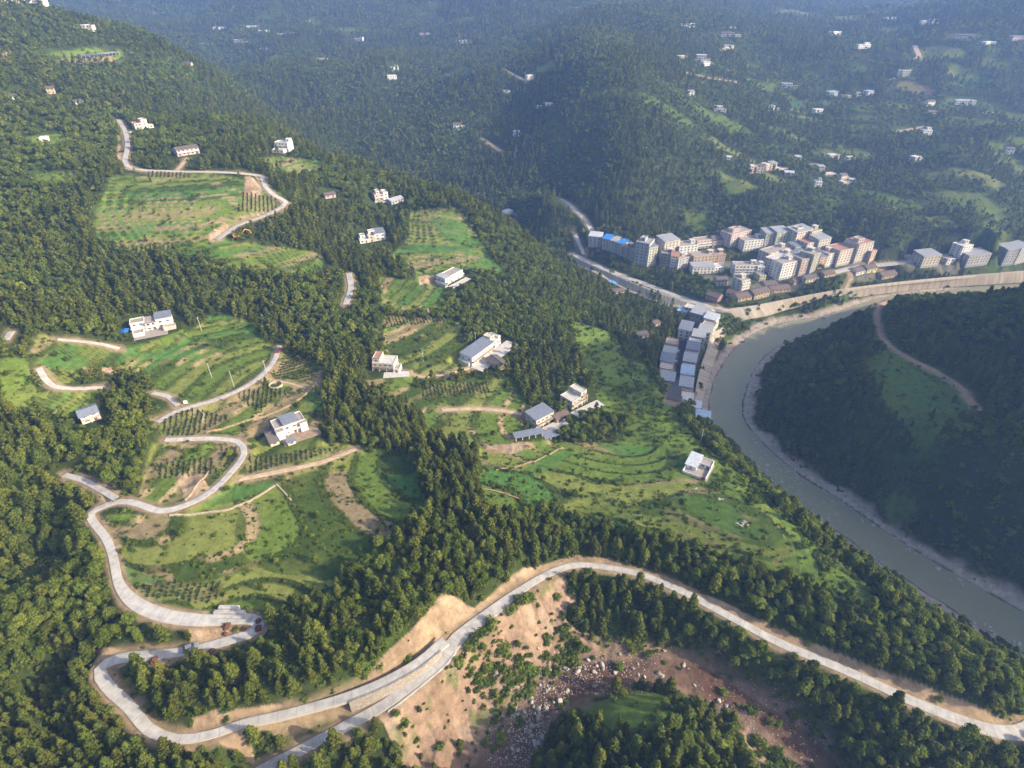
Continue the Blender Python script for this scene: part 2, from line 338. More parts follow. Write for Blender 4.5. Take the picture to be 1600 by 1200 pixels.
# gullied raw bank of the ravine
rv = soften(M['rav'], 4)
H += rv * (fbm(X, Y, 11, 31, 3) * 2.4 + np.abs(fbm(X, Y, 6, 33, 3)) * 1.8 - .6)
bm_ = soften(M['bare'], 3); H += bm_ * (fbm(X, Y, 7, 35, 3) * 1.1 + np.abs(fbm(X, Y, 3.5, 36, 2)) * .7)
dS, _, zS, tS = near_line(rav_l, 48)
sw = 4.2 + 2.2 * (vnoise(tS, tS * 0, 14, 3) - .5)
wS = 1 - sstep(sw, sw + 7, dS)
H = H * (1 - wS) + (zS - 0.8 + .45 * fbm(X, Y, 5, 41, 3)) * wS
# river bed and banks
bank = np.clip((dR - RHW) * 0.28, -1.6, 60) + fbm(X, Y, 7, 51, 3) * .35 * (np.abs(dR - RHW) < 12)
wr = 1 - sstep(RHW + 6, RHW + 24, dR)
H = np.where(dR < 60, np.minimum(H, H * (1 - wr) + bank * wr), H)
H = np.where((dR > RHW + 1.5), np.maximum(H, 0.35), H)
# ground prepared for roads
road_lines = []
roadness = np.full(X.shape, 99.0, np.float32)
Hs = H.copy()
for name, wd, kind, px in ROADS:
    far_r = cast(*px[0], H0)[1] > 380 * S
    P = smooth_line(np.array([cast(u, v, H0) for u, v in px]), 3 if not far_r else 8, 3)
    hz = sample(Hs, P[:, 0], P[:, 1])
    if kind == 'dirt' or far_r: P[:, 2] = hz
    for _ in range(12):
        z = P[:, 2].copy(); z[1:-1] = (z[:-2] + z[1:-1] + z[2:]) / 3; P[:, 2] = z
    road_lines.append((name, wd, kind, P))
merged = road_lines[1][3]; main = road_lines[0][3]
for (name, wd, kind, P) in road_lines[::-1]:
    wmax = max(w_ for _, w_ in wd) if isinstance(wd, list) else wd
    bl = 6.0 if wmax > 4.5 else 3.0
    d, sg, z, t = near_line(P, wmax / 2 + 12)
    if isinstance(wd, list):
        tot = np.hypot(*np.diff(P[:, :2], axis=0).T).sum(); wd = np.interp(t / tot, [k for k, _ in wd], [w_ for _, w_ in wd])
    wb = 1 - sstep(wd / 2 + 0.7, wd / 2 + bl + 1.2, d)
    H = H * (1 - wb) + (z - 0.12) * wb
    roadness = np.minimum(roadness, d - wd / 2)
RB = [p for p in road_lines]
pads = []
def add_pad(poly, z, margin=1.2, blend=3.0):
    """level the ground for a footprint; poly is a convex outline in metres"""
    global H
    p = np.asarray(poly)[:, :2]; d, _, _, _ = near_line(np.c_[np.vstack([p, p[:1]]), np.zeros(len(p) + 1)], margin + blend + 1)
    ins = in_poly(p); d = np.where(ins, 0, d)
    wb = 1 - sstep(margin, margin + blend, d)
    H = H * (1 - wb) + (z - 0.1) * wb
    pads.append((p, ins | (d < margin + 1.6)))

# ------------------------------------------------------------------ materials
def nodes(m): m.use_nodes = True; return m.node_tree, m.node_tree.nodes['Principled BSDF']
MATS = {}
def mat(name, c, rough=.8, var=.25, scale=.6, spec=.2, streak=False, c2=None, bump=0):
    if name in MATS: return MATS[name]
    m = bpy.data.materials.new(name); t, b = nodes(m); L = t.links
    geo = t.nodes.new('ShaderNodeNewGeometry'); n1 = t.nodes.new('ShaderNodeTexNoise'); n1.inputs['Scale'].default_value = scale; n1.inputs['Detail'].default_value = 6
    if streak:
        mp = t.nodes.new('ShaderNodeMapping'); mp.inputs['Scale'].default_value = (1, 1, .12); L.new(geo.outputs['Position'], mp.inputs[0]); L.new(mp.outputs[0], n1.inputs['Vector'])
    else: L.new(geo.outputs['Position'], n1.inputs['Vector'])
    rmp = t.nodes.new('ShaderNodeValToRGB'); rmp.color_ramp.elements[0].position = .3; rmp.color_ramp.elements[1].position = .7
    d = [max(0, x * (1 - var)) for x in c]; u = [min(.95, x * (1 + var * .6)) for x in (c2 or c)]
    rmp.color_ramp.elements[0].color = (*d, 1); rmp.color_ramp.elements[1].color = (*u, 1)
    L.new(n1.outputs['Fac'], rmp.inputs[0]); L.new(rmp.outputs[0], b.inputs['Base Color'])
    b.inputs['Roughness'].default_value = rough; b.inputs['Specular IOR Level'].default_value = spec
    if bump:
        bp = t.nodes.new('ShaderNodeBump'); bp.inputs['Distance'].default_value = bump; L.new(n1.outputs['Fac'], bp.inputs['Height']); L.new(bp.outputs[0], b.inputs['Normal'])
    MATS[name] = m; return m
WALLC = {'white': (.70,.685,.64), 'cream': (.55,.50,.40), 'pink': (.54,.42,.37), 'grey': (.44,.43,.41), 'bluegrey': (.37,.39,.40), 'yellow': (.56,.51,.30), 'paleyellow': (.52,.50,.37), 'palegreen': (.48,.50,.38),
  'beige': (.58,.51,.42), 'orange': (.54,.38,.25), 'salmon': (.55,.42,.33), 'brown': (.32,.26,.21), 'brick': (.34,.22,.16), 'tan': (.50,.38,.24), 'greengrey': (.36,.37,.29), 'concrete': (.40,.38,.35), 'darkgrey': (.27,.27,.27)}
def wall_mat(c): return mat('wall_' + c, WALLC[c], .85, .24, .55, .15, True)
ROOFC = {'flat': (.33,.29,.26), 'tile': (.13,.11,.105), 'browntile': (.145,.11,.095), 'bluemetal': (.20,.22,.27), 'greymetal': (.36,.37,.39), 'blue': (.05,.22,.60), 'whitemetal': (.50,.53,.57), 'redroof': (.36,.20,.15), 'paleblue': (.38,.48,.60), 'pale': (.52,.49,.46)}
def roof_mat(c): return mat('roof_' + c, ROOFC[c], .45 if 'metal' in c or 'blue' in c else .85, .2, .9, .3)
def glass_mat():
    return mat('window_glass', (.035,.045,.06), .12, .3, .8, .5)
M_frame = lambda: mat('window_frame', (.55,.55,.54), .5, .1, 2)

# ------------------------------------------------------------------ mesh builder
class MB:
    def __init__(s): s.v = []; s.f = []; s.m = []; s.mats = []
    def mi(s, m):
        if m not in s.mats: s.mats.append(m)
        return s.mats.index(m)
    def add(s, vs, fs, m):
        o = len(s.v); s.v += [tuple(p) for p in vs]; s.f += [tuple(o + i for i in f) for f in fs]; s.m += [s.mi(m)] * len(fs); return s
    def box(s, x0, x1, y0, y1, z0, z1, m):
        return s.add([(x0,y0,z0),(x1,y0,z0),(x1,y1,z0),(x0,y1,z0),(x0,y0,z1),(x1,y0,z1),(x1,y1,z1),(x0,y1,z1)],
                     [(0,3,2,1),(4,5,6,7),(0,1,5,4),(1,2,6,5),(2,3,7,6),(3,0,4,7)], m)
    def prism(s, pts, z0, z1, m):
        n = len(pts); vs = [(x,y,z0) for x,y in pts] + [(x,y,z1) for x,y in pts]
        return s.add(vs, [tuple(range(n))[::-1], tuple(range(n, 2*n))] + [(i,(i+1)%n,n+(i+1)%n,n+i) for i in range(n)], m)
    def slab(s, a, b, c, d, th, m):
        """roof sheet through four corners, th thick downwards"""
        vs = [a,b,c,d] + [(p[0],p[1],p[2]-th) for p in (a,b,c,d)]
        return s.add(vs, [(0,1,2,3),(7,6,5,4),(0,4,5,1),(1,5,6,2),(2,6,7,3),(3,7,4,0)], m)
    def tube(s, a, b, r0, r1, m, n=8):
        a = np.array(a, float); b = np.array(b, float); d = b - a; d /= np.linalg.norm(d)
        u = np.cross(d, (0,0,1) if abs(d[2]) < .9 else (1,0,0)); u /= np.linalg.norm(u); w_ = np.cross(d, u)
        ring = lambda c, r: [tuple(c + r*(math.cos(k*2*math.pi/n)*u + math.sin(k*2*math.pi/n)*w_)) for k in range(n)]
        return s.add(ring(a,r0)+ring(b,r1), [(i,(i+1)%n,n+(i+1)%n,n+i) for i in range(n)] + [tuple(range(n))[::-1], tuple(range(n,2*n))], m)
    def mesh(s, name):
        me = bpy.data.meshes.new(name); me.from_pydata(s.v, [], s.f)
        for m in s.mats: me.materials.append(m)
        me.polygons.foreach_set('material_index', s.m); me.update(); return me
    def build(s, name, parent=None): return put(name, s.mesh(name), parent)
def put(name, me, parent=None, loc=None, rz=0):
    o = bpy.data.objects.new(name, me); col.objects.link(o)
    if parent: o.parent = parent
    if loc is not None: o.location = loc
    if rz: o.rotation_euler = (0, 0, rz)
    return o
def tag(o, label, cat, group=None):
    o['label'] = label; o['category'] = cat
    if group: o['group'] = group
    return o
def struct(o): o['kind'] = 'structure'; return o
def fast_mesh(name, v, f, mats, mi=None, attrs={}, smooth=False):
    me = bpy.data.meshes.new(name); v = np.asarray(v, np.float32); f = np.asarray(f, np.int32); k = f.shape[1]
    me.vertices.add(len(v)); me.vertices.foreach_set('co', v.ravel()); me.loops.add(f.size); me.loops.foreach_set('vertex_index', f.ravel())
    me.polygons.add(len(f)); me.polygons.foreach_set('loop_start', np.arange(0, f.size, k, dtype=np.int32)); me.polygons.foreach_set('loop_total', np.full(len(f), k, np.int32))
    for m in mats: me.materials.append(m)
    if mi is not None: me.polygons.foreach_set('material_index', np.asarray(mi, np.int32))
    if smooth: me.polygons.foreach_set('use_smooth', np.ones(len(f), bool))
    for an, (ty, dom, arr) in attrs.items():
        a = me.attributes.new(an, ty, dom)
        a.data.foreach_set('color' if ty == 'FLOAT_COLOR' else 'vector' if ty == 'FLOAT_VECTOR' else 'value', np.asarray(arr).ravel())
    me.update(calc_edges=True); me.validate(); return me

# ------------------------------------------------------------------ buildings
_win = {}
def win_mesh(w_, h_, pane_only=False):
    k = (round(w_, 1), round(h_, 1))
    if k not in _win:
        b = MB(); w_, h_ = k; f = M_frame(); t = .07
        for (x0,x1,z0,z1) in ((-w_/2,w_/2,0,t),(-w_/2,w_/2,h_-t,h_),(-w_/2,-w_/2+t,t,h_-t),(w_/2-t,w_/2,t,h_-t),(-t/2,t/2,t,h_-t)): b.box(x0,x1,-.08,.03,z0,z1,f)
        g = glass_mat()
        b.box(-w_/2+t,-t/2,-.03,.02,t,h_-t,g); b.box(t/2,w_/2-t,-.03,.02,t,h_-t,g)
        _win[k] = b.mesh('window')
    return _win[k]
_ws = {}
def win_split(w_, h_):
    k = (round(w_, 1), round(h_, 1))
    if k not in _ws:
        w_, h_ = k; t = .09; f = M_frame(); b = MB()
        for (x0,x1,z0,z1) in ((-w_/2,w_/2,0,t),(-w_/2,w_/2,h_-t,h_),(-w_/2,-w_/2+t,t,h_-t),(w_/2-t,w_/2,t,h_-t),(-t/2,t/2,t,h_-t)): b.box(x0,x1,-.08,.03,z0,z1,f)
        p = MB(); p.box(-w_/2+t,-t/2,-.03,.02,t,h_-t,glass_mat()); p.box(t/2,w_/2-t,-.03,.02,t,h_-t,glass_mat()); _ws[k] = (b.mesh('window'), p.mesh('pane'))
    return _ws[k]
_door = {}
def door_mesh(w_, h_, c):
    k = (round(w_,1), round(h_,1), c)
    if k not in _door:
        b = MB(); m = mat('door_' + c, {'wood': (.16,.08,.05), 'grey': (.28,.28,.29), 'red': (.45,.08,.05)}[c], .6, .2, 2)
        b.box(-w_/2,w_/2,-.05,.03,0,h_,m); b.box(-w_/2-.1,w_/2+.1,-.09,.03,h_,h_+.12,M_frame()); b.box(-.02,.02,-.07,-.05,.02,h_-.05,M_frame())
        _door[k] = b.mesh('door')
    return _door[k]
def facade(root, x0, x1, y, z0, n, sh, face, ww=1.5, wh=1.5, bay=3.2, door=None, skip0=False, cap=60):
    """windows (and doors) on one wall; face 'f' looks -y, 'r' +x, 'l' -x, 'b' +y"""
    L = x1 - x0; m = max(1, int(round(L / bay))); c = 0
    for k in range(n):
        for i in range(m):
            p = x0 + (i + .5) * L / m
            if c >= cap: return
            if k == 0 and skip0 and not door: continue
            if k == 0 and door and (skip0 or i % 2 == m // 2 % 2):
                me, nm, z = door_mesh(min(2.4 if skip0 else 1.2, L/m*.8), min(2.5, sh-.5), door), 'door', z0 + .05
            else: me, nm, z = win_mesh(min(ww, L/m*.75), min(wh, sh*.6)), 'window', z0 + k * sh + sh * .32
            o = put(nm, me, root); c += 1
            if nm == 'window' and root.name.startswith('farmhouse'):
                fr_, pn_ = win_split(min(ww, L/m*.75), min(wh, sh*.6)); o.data = fr_; put('pane', pn_, o)
            if face == 'f': o.location = (p, y, z)
            elif face == 'r': o.location = (y, p, z); o.rotation_euler = (0, 0, math.pi/2)
            elif face == 'l': o.location = (y, p, z); o.rotation_euler = (0, 0, -math.pi/2)
            else: o.location = (p, y, z); o.rotation_euler = (0, 0, math.pi)
def make_roof(kind, x0, x1, y0, y1, z, root, wallc, rc=None):
    b = MB(); e = .45
    if kind == 'flat':
        rm = roof_mat(rc or 'flat'); pm = wall_mat(wallc); t = .22; h = .6
        b.box(x0+t,x1-t,y0+t,y1-t,z-.1,z+.12,rm)
        b.box(x0-.06,x1+.06,y0-.06,y0+t,z-.05,z+h,pm); b.box(x0-.06,x1+.06,y1-t,y1+.06,z-.05,z+h,pm); b.box(x0-.06,x0+t,y0+t,y1-t,z-.05,z+h,pm); b.box(x1-t,x1+.06,y0+t,y1-t,z-.05,z+h,pm)
        if rc in ('redroof',):
            for (a,c_,d,f) in ((x0-.15,x1+.15,y0-.15,y0+t+.05),(x0-.15,x1+.15,y1-t-.05,y1+.15)): b.box(a,c_,d,f,z+h,z+h+.3,roof_mat('redroof'))
    elif kind == 'slab':
        b.box(x0-e,x1+e,y0-e,y1+e,z,z+.28,roof_mat(rc or 'flat'))
    elif kind == 'gable':
        rm = roof_mat(rc or 'tile'); ym = (y0+y1)/2; rise = (y1-y0)*.22; zz = z - .12
        b.slab((x0-e,y0-e-.2,zz),(x1+e,y0-e-.2,zz),(x1+e,ym,zz+rise+.2),(x0-e,ym,zz+rise+.2),.14,rm)
        b.slab((x0-e,ym,zz+rise+.2),(x1+e,ym,zz+rise+.2),(x1+e,y1+e+.2,zz),(x0-e,y1+e+.2,zz),.14,rm)
        wm = wall_mat(wallc)
        for xa in (x0, x1-.2): b.add([(xa,y0,z-.2),(xa,y1,z-.2),(xa,ym,z+rise-.12),(xa+.2,y0,z-.2),(xa+.2,y1,z-.2),(xa+.2,ym,z+rise-.12)], [(0,1,2),(5,4,3),(0,3,4,1),(1,4,5,2),(2,5,3,0)], wm)
        b.box(x0-e,x1+e,ym-.15,ym+.15,zz+rise+.1,zz+rise+.34,rm)
    elif kind in ('shed', 'raised'):
        rm = roof_mat(rc or 'bluemetal'); zz = z + (1.35 if kind == 'raised' else .15); rise = (y1-y0)*.10
        n = max(2, int((x1-x0+2*e)/1.0))
        b.slab((x0-e,y0-e,zz),(x1+e,y0-e,zz),(x1+e,y1+e,zz+rise),(x0-e,y1+e,zz+rise),.10,rm)
        for i in range(1, n):                                   # standing seams
            xx = x0-e + i*(x1-x0+2*e)/n; b.slab((xx-.05,y0-e,zz+.06),(xx+.05,y0-e,zz+.06),(xx+.05,y1+e,zz+rise+.06),(xx-.05,y1+e,zz+rise+.06),.06,rm)
        if kind == 'raised':
            pm = wall_mat(wallc); st = mat('steel_post', (.3,.3,.32), .5)
            b.box(x0-.05,x1+.05,y0-.05,y1+.05,z-.05,z+.12,roof_mat('flat'))
            b.box(x0-.05,x1+.05,y0-.05,y0+.15,z+.12,z+.9,pm); b.box(x0-.05,x0+.15,y0+.15,y1,z+.12,z+.9,pm); b.box(x1-.15,x1+.05,y0+.15,y1,z+.12,z+.9,pm)
            m = max(2, int((x1-x0)/3.5))
            for i in range(m+1):
                xx = x0+.25+(x1-x0-.5)*i/m
                for yy in (y0+.3, y1-.3): b.box(xx-.06,xx+.06,yy-.06,yy+.06,z+.12,zz+rise*(yy-y0)/(y1-y0)-.12,st)
    return b.build('roof', root)
def block(root, x0, x1, y0, y1, h, n, wc, roof='flat', rc=None, z0=0.0, gal=None, door=None, sides='frl', bay=3.2, ww=1.5, bands=True, cap=60, found=4.0, skip0=False, front_col=None):
    """one volume of a building with its roof, windows, doors and galleries"""
    b = MB(); wm = wall_mat(wc); b.box(x0,x1,y0,y1,z0-found,z0+h,wm); sh = h / n
    if bands:
        for k in range(1, n+1): b.box(x0-.07,x1+.07,y0-.07,y1+.07,z0+k*sh-.22,z0+k*sh-.06,wall_mat('white' if wc in ('cream','pink','white') else 'concrete'))
    b.build('wall', root)
    if roof: make_roof(roof, x0, x1, y0, y1, z0+h, root, wc, rc)
    if 'f' in sides: facade(root, x0+.3, x1-.3, y0, z0, n, sh, 'f', ww, bay=bay, door=door, cap=cap, skip0=skip0)
    if 'r' in sides: facade(root, y0+.3, y1-.3, x1, z0, n, sh, 'r', 1.2, bay=4.2, cap=15)
    if 'l' in sides: facade(root, y0+.3, y1-.3, x0, z0, n, sh, 'l', 1.2, bay=4.2, cap=15)
    if gal:
        gm = wall_mat(gal)
        for k in range(1, n):
            g = MB(); zz = z0 + k*sh; g.box(x0+.1,x1-.1,y0-1.3,y0-.08,zz-.26,zz-.02,wall_mat('concrete')); bal = g.build('balcony', root); g = MB(); g.box(x0+.1,x1-.1,y0-1.3,y0-1.18,zz-.02,zz+.95,gm)
            g.box(x0+.1,x0+.22,y0-1.18,y0-.08,zz-.02,zz+.95,gm); g.box(x1-.22,x1-.1,y0-1.18,y0-.08,zz-.02,zz+.95,gm)
            g.build('railing', bal); m = max(2, int((x1-x0)/3.6))
            for i in range(m+1):
                xx = x0+.25+(x1-x0-.5)*i/m; g = MB(); g.box(xx-.12,xx+.12,y0-1.16,y0-.95,zz-sh+(.0 if k == 1 else .0),zz-.26,wall_mat('white')); g.build('column', bal)
def frame_of(A, B, zmode='mean'):
    """ground frame from the two front bottom corners seen at pixels A (left) and B (right)"""
    m = cast((A[0]+B[0])/2, (A[1]+B[1])/2); z = m[2]
    a = np.array(on_plane(*A, z)); b = np.array(on_plane(*B, z)); W = math.hypot(*(b-a)[:2]); an = math.atan2(b[1]-a[1], b[0]-a[0])
    return (a + b) / 2, W, an
def to_world(c, an, pts):
    ca, sa = math.cos(an), math.sin(an); return [(c[0]+x*ca-y*sa, c[1]+x*sa+y*ca) for x, y in pts]
PENDING = []
def plan(A, B, D, fn, label, cat='house', name='farmhouse', group=None, front=1.0, pad=True, W=None, extra=None, an=None):
    c, W0, a0 = frame_of(A, B); W = W or W0; a0 = a0 if an is None else an
    if pad:
        e = extra or (0, 0, 0)
        add_pad(to_world(c, a0, [(-W/2-e[0], -front), (W/2+e[1], -front), (W/2+e[1], D+e[2]), (-W/2-e[0], D+e[2])]), c[2])
    PENDING.append((name, label, cat, group, c, W, a0, D, fn))
def realise():
    for name, label, cat, group, c, W, an, D, fn in PENDING:
        r = bpy.data.objects.new(name, None); col.objects.link(r); r.empty_display_size = 2
        r.location = (c[0], c[1], c[2] + .02); r.rotation_euler = (0, 0, an); tag(r, label, cat, group); fn(r, W, D)
        if name in ('farmhouse', 'far_farmhouse', 'hut', 'barn', 'shed'): r.scale = (.9, .9, .70) if name == 'farmhouse' else (1, 1, .78)

# ------------------------------------------------------------------ what is built where
def courtyard(A, B, D, front, mc='pale', e=(0, 0)):
    c, W, an = frame_of(A, B)
    YARDS.append((c, an, [(-W/2-e[0], -front), (W/2+e[1], -front), (W/2+e[1], -.02), (-W/2-e[0], -.02)], mc))
YARDS = []
def h1(r, W, D):
    x = W/2
    block(r,-x,-x+7.5,0,D,3.4,1,'white',None,door='wood',sides='f'); block(r,-x+.2,-x+7.3,1.5,D,3.0,1,'white','flat',None,z0=3.4,sides='f',found=0,bands=False)
    block(r,-x+.8,-x+6.2,-5.5,-.08,2.2,1,'white','flat',sides='',bands=False)
    block(r,-x+7.5,x-8,0,D-.5,5.6,2,'white','shed','flat',gal='white',door='wood',sides='f')
    block(r,x-8,x,.3,D,6.2,2,'white','raised','bluemetal',gal='white',door='wood',sides='fr')
    block(r,x-5,x+1.2,-4.6,-1.6,2.4,1,'cream','flat',sides='',bands=False)
def h2(r, W, D):
    x = W/2
    block(r,-x,x,0,D,6.4,2,'white',None,gal='white',door='wood',sides='frl')
    make_roof('flat',-x,x,0,D,6.4,r,'white'); make_roof('raised',-x+4.2,x-3.2,.6,D-.8,6.5,r,'brick','bluemetal')
    block(r,x-3,x+.4,-1.6,0,6.4,2,'white',None,sides='',bands=False); block(r,-x-.2,-x+3.2,-2.4,0,6.4,2,'white',None,sides='',bands=False)
    make_roof('slab',x-2.8,x+.2,-1.4,0,6.4,r,'white'); make_roof('slab',-x,-x+3,-2.2,0,6.4,r,'white')
    block(r,-x-4.2,-x-.3,-4.5,D-1.5,2.7,1,'cream','gable','tile',sides='fl',bands=False); block(r,-x+2.6,-x+6.2,-8.4,-5.6,2.1,1,'cream','shed','bluemetal',sides='f',bands=False)
def h3(r, W, D):
    x = W/2
    block(r,-x,x,0,D,5.6,2,'cream','flat','pale',gal='brick',door='wood',sides='frl'); block(r,-x,-x+4.2,1.2,D,2.8,1,'cream','flat','redroof',z0=5.6,found=0,sides='fr',bands=False)
    block(r,x,x+3.4,-1.5,4,2.7,1,'white','flat',door='wood',sides='f',bands=False)
def h4(r, W, D):
    x = W/2
    block(r,-x,x-8.5,0,D,6.2,2,'white','raised','bluemetal',gal='brick',door='wood',sides='fl'); block(r,x-8.5,x-2,.3,D,6.2,2,'white','flat','pale',gal='white',door='wood',sides='f')
    block(r,x-7.5,x-3,3.4,D,2.7,1,'cream','flat','pale',z0=6.2,found=0,sides='f',bands=False); block(r,x-2,x+.6,1.2,D,6.9,2,'cream','flat','pale',sides='fr')
    block(r,-x-1.8,-x-.2,1.2,D-.3,3.0,1,'cream','shed','greymetal',sides='',bands=False)
def h5(r, W, D):
    x = W/2
    block(r,-x,x-4.6,0,D,6.4,2,'cream','flat','pale',gal='pink',door='wood',sides='fl'); block(r,x-4.6,x,.2,D,9.4,3,'cream','flat','pale',gal='brick',door='grey',sides='fr')
def h6(r, W, D):
    x = W/2
    block(r,-x,x,0,D,6.0,2,'cream','raised','bluemetal',gal='brick',door='wood',sides='frl')
def h6b(r, W, D):
    x = W/2; block(r,-x,x,0,D,3.2,1,'tan','gable','browntile',door='wood',sides='fr',bands=False)
def shed_open(rc, wc, h=2.6, n=5):
    def fn(r, W, D):
        x = W/2; pm = wall_mat('white')
        for i in range(n):
            xx = -x+.2+(W-.4)*i/(n-1); b = MB(); b.box(xx-.12,xx+.12,.1,.34,-1,h,pm); b.build('post', r)
        w_ = MB(); w_.box(-x,x,D-.2,D,-2,h+.2,wall_mat(wc)); w_.build('wall', r); make_roof('shed',-x,x,0,D,h,r,wc,rc)
    return fn
def h7(r, W, D):
    x = W/2
    block(r,-x,-x+5,4,D+1,2.7,1,'white',None,door='grey',sides='fl',bands=False); make_roof('shed',-x,-x+5,4,D+1,2.7,r,'white','whitemetal')
    block(r,-x+5.2,x,D-4.2,D+.4,2.7,1,'white','flat','flat',door='wood',sides='fr',bands=False)
    b = MB(); wm = wall_mat('white'); b.box(-x,x-2.2,-.25,0,-2,1.6,wm); b.box(-x,-x+.25,0,4,-2,1.6,wm); b.box(x-.25,x,0,D-4.2,-2,1.6,wm); b.box(x-2.2,x-1.9,-.35,.1,-2,2.6,wm); b.box(x-.3,x+.1,-.35,.1,-2,2.6,wm); b.build('yard_wall', r)
    g = MB(); g.box(x-1.9,x-.3,-.2,-.1,.05,2.1,mat('door_red',(.45,.08,.05),.6,.2,2)); g.build('gate', r)
def h8(r, W, D):
    x = W/2
    block(r,-x+5,x,0,D,6.3,2,'white','flat','flat',gal='white',door='wood',sides='fr'); block(r,-x,-x+5,-.4,D-.6,5.6,2,'white','raised','greymetal',door='wood',sides='fl'); block(r,-x-2.6,-x-.1,-2.6,D-2,2.6,1,'cream','shed','bluemetal',sides='f',bands=False)
def h9(r, W, D):
    x = W/2
    block(r,x-8.5,x,0,D,6.4,2,'white','raised','bluemetal',gal='white',door='wood',sides='fr'); block(r,-x+7,x-8.7,-1,D-2,5.6,2,'cream','flat','pale',door='wood',sides='f'); block(r,-x+8,-x+13,D-6,D-2,3,1,'white','flat',z0=5.6,found=0,sides='f',bands=False)
    block(r,-x,-x+6.8,-1.6,D-3,3.2,1,'white','flat','pale',door='wood',sides='fl'); block(r,-x+1,-x+5,2,D-3,2.9,1,'white','flat',z0=3.2,found=0,sides='f',bands=False)
def h10(r, W, D):
    x = W/2
    block(r,-x,x-4,0,D,6,2,'pink','flat','flat',gal='white',door='wood',sides='fl'); block(r,x-4,x,-.6,D,7.5,2,'white','flat','pale',sides='fr'); block(r,-x+2,-x+5,3,D,2.6,1,'white','flat',z0=6,found=0,sides='f',bands=False)
def h11(r, W, D):
    x = W/2
    block(r,-x,x,0,D,9,3,'white','flat','pale',gal='white',door='wood',sides='frl'); block(r,-x+.5,x-1.5,-6.5,-1.6,3.2,1,'white','flat','pale',door='wood',sides='f',bands=False); block(r,x-4,x-.5,4,D,2.8,1,'white','flat',z0=9,found=0,sides='f',bands=False)
def h12(r, W, D):
    x = W/2; block(r,-x,x,0,D,6.2,2,'pink','gable','tile',gal='white',door='wood',sides='frl')
def h13(r, W, D):
    x = W/2
    block(r,-x,x-4.5,0,D,5.8,2,'pink','flat','redroof',door='wood',sides='fl'); block(r,x-4.5,x,.2,D,8.8,3,'white','flat','redroof',sides='fr'); block(r,x+.1,x+4,-.5,4,2.8,1,'cream','flat',sides='f',bands=False)
def h14(r, W, D):
    x = W/2; block(r,-x,x,0,D,5.8,2,'white',None,gal='salmon',door='wood',sides='frl'); make_roof('gable',-x,x,-1.2,D,5.9,r,'white','bluemetal')
def simple(wc, h, n, roof='flat', rc=None, gal=None, door='wood', extra=None, sides='frl'):
    def fn(r, W, D):
        x = W/2
        block(r,-x,x,0,D,h,n,wc,roof,rc,gal=gal,door=door,sides=sides,cap=30)
        if extra == 'room': block(r,x-W*.4,x-.4,D*.4,D-.3,2.7,1,wc,'flat',z0=h,found=0,sides='f',bands=False)
        if extra == 'annex': block(r,-x-W*.45,-x-.1,1,D-1,2.8,1,wc,'gable','tile',sides='f',bands=False)
        if extra == 'annexr': block(r,x+.1,x+W*.5,.6,D-1,3.0,1,'cream','flat','flat',sides='f',bands=False)
    return fn
FH = None
plan((203,522),(275,508),8,h1,'long white farmhouse with a blue tarpaulin shelter at its left end',front=9.5,extra=(1,1,0)); courtyard((210,520),(262,510),8,9,'flat')
plan((431,686),(482,668),8,h2,'white two-storey farmhouse with blue roof panel above the striped crop rows',front=9,extra=(5,1,0)); courtyard((438,684),(487,667),8,7,'browntile',(0,2))
plan((581,578),(618,580),9,h3,'cream farmhouse with red roof parapets beside dark trees',front=4,extra=(0,6,0)); courtyard((600,582),(640,580),8,5,'pale')
plan((735,574),(786,536),8.5,h4,'long white farmhouse under a slate-blue metal roof with a broad paved yard',front=8.5,extra=(2,1,0)); courtyard((735,574),(790,533),8,8,'pale',(0,1))
plan((892,641),(917,626),9,h5,'cream three-storey house with pale yard just above the brown tiled hut',front=6.5,extra=(0,5,0)); courtyard((890,645),(926,628),8,6,'pale',(0,3))
plan((836,671),(866,655),8.5,h6,'cream house with blue-grey roof and red balcony rail beside the brown hut',front=6.5); courtyard((838,673),(872,656),8,6,'pale',(0,2))
plan((870,662),(889,653),6,h6b,'small brown tiled hut between two cream houses',cat='hut',name='hut',pad=False)
plan((806,690),(848,682),3.4,shed_open('bluemetal','cream'),'long low open shed with a dark roof above the orange soil strip',cat='shed',name='shed',front=.6)
plan((853,690),(876,683),4,shed_open('bluemetal','concrete',2.2,4),'blue-grey roofed lean-to at the foot of the red balcony house yard',cat='shed',name='shed',pad=False)
plan((1064,737),(1104,752),12,h7,'white walled farm compound with red gate alone on the grassy slope above the river',front=2); courtyard((1064,738),(1104,753),12,-11.6,'flat')
plan((694,447),(725,431),8.5,h8,'white farmhouse with stepped grey roofs beside an orange earth cutting',front=5,extra=(3,1,0)); courtyard((700,448),(728,433),8,4.5,'pale')
plan((560,380),(605,374),10,h9,'cluster-shaped white farmhouse of several blocks among dark conifers',front=3)
plan((585,314),(608,311),9,h10,'pinkish white farmhouse with a bright right wing, near the ridge terraces',front=3); courtyard((585,315),(612,312),9,3,'pale')
plan((612,320),(631,314),7,simple('bluegrey',3.2,1,'gable','greymetal',sides='f'),'blue-grey roofed barn next to the pinkish white farmhouse near the ridge',cat='barn',name='barn',front=1)
plan((430,236),(453,237),9,h11,'bright white three-storey house standing in the upper conifer wood',front=7)
plan((276,245),(314,239),8,h12,'long pinkish house under a dark tiled roof just above the upper road',front=2)
plan((211,203),(234,200),8,h13,'pink farmhouse with a small white tower beside the top bend of the upper road',front=2,extra=(0,4,0)); courtyard((196,207),(212,203),4,3,'pale')
plan((128,664),(160,653),6.5,h14,'white house with orange balcony band and slate-blue roof half hidden by bright green trees',front=1.5)
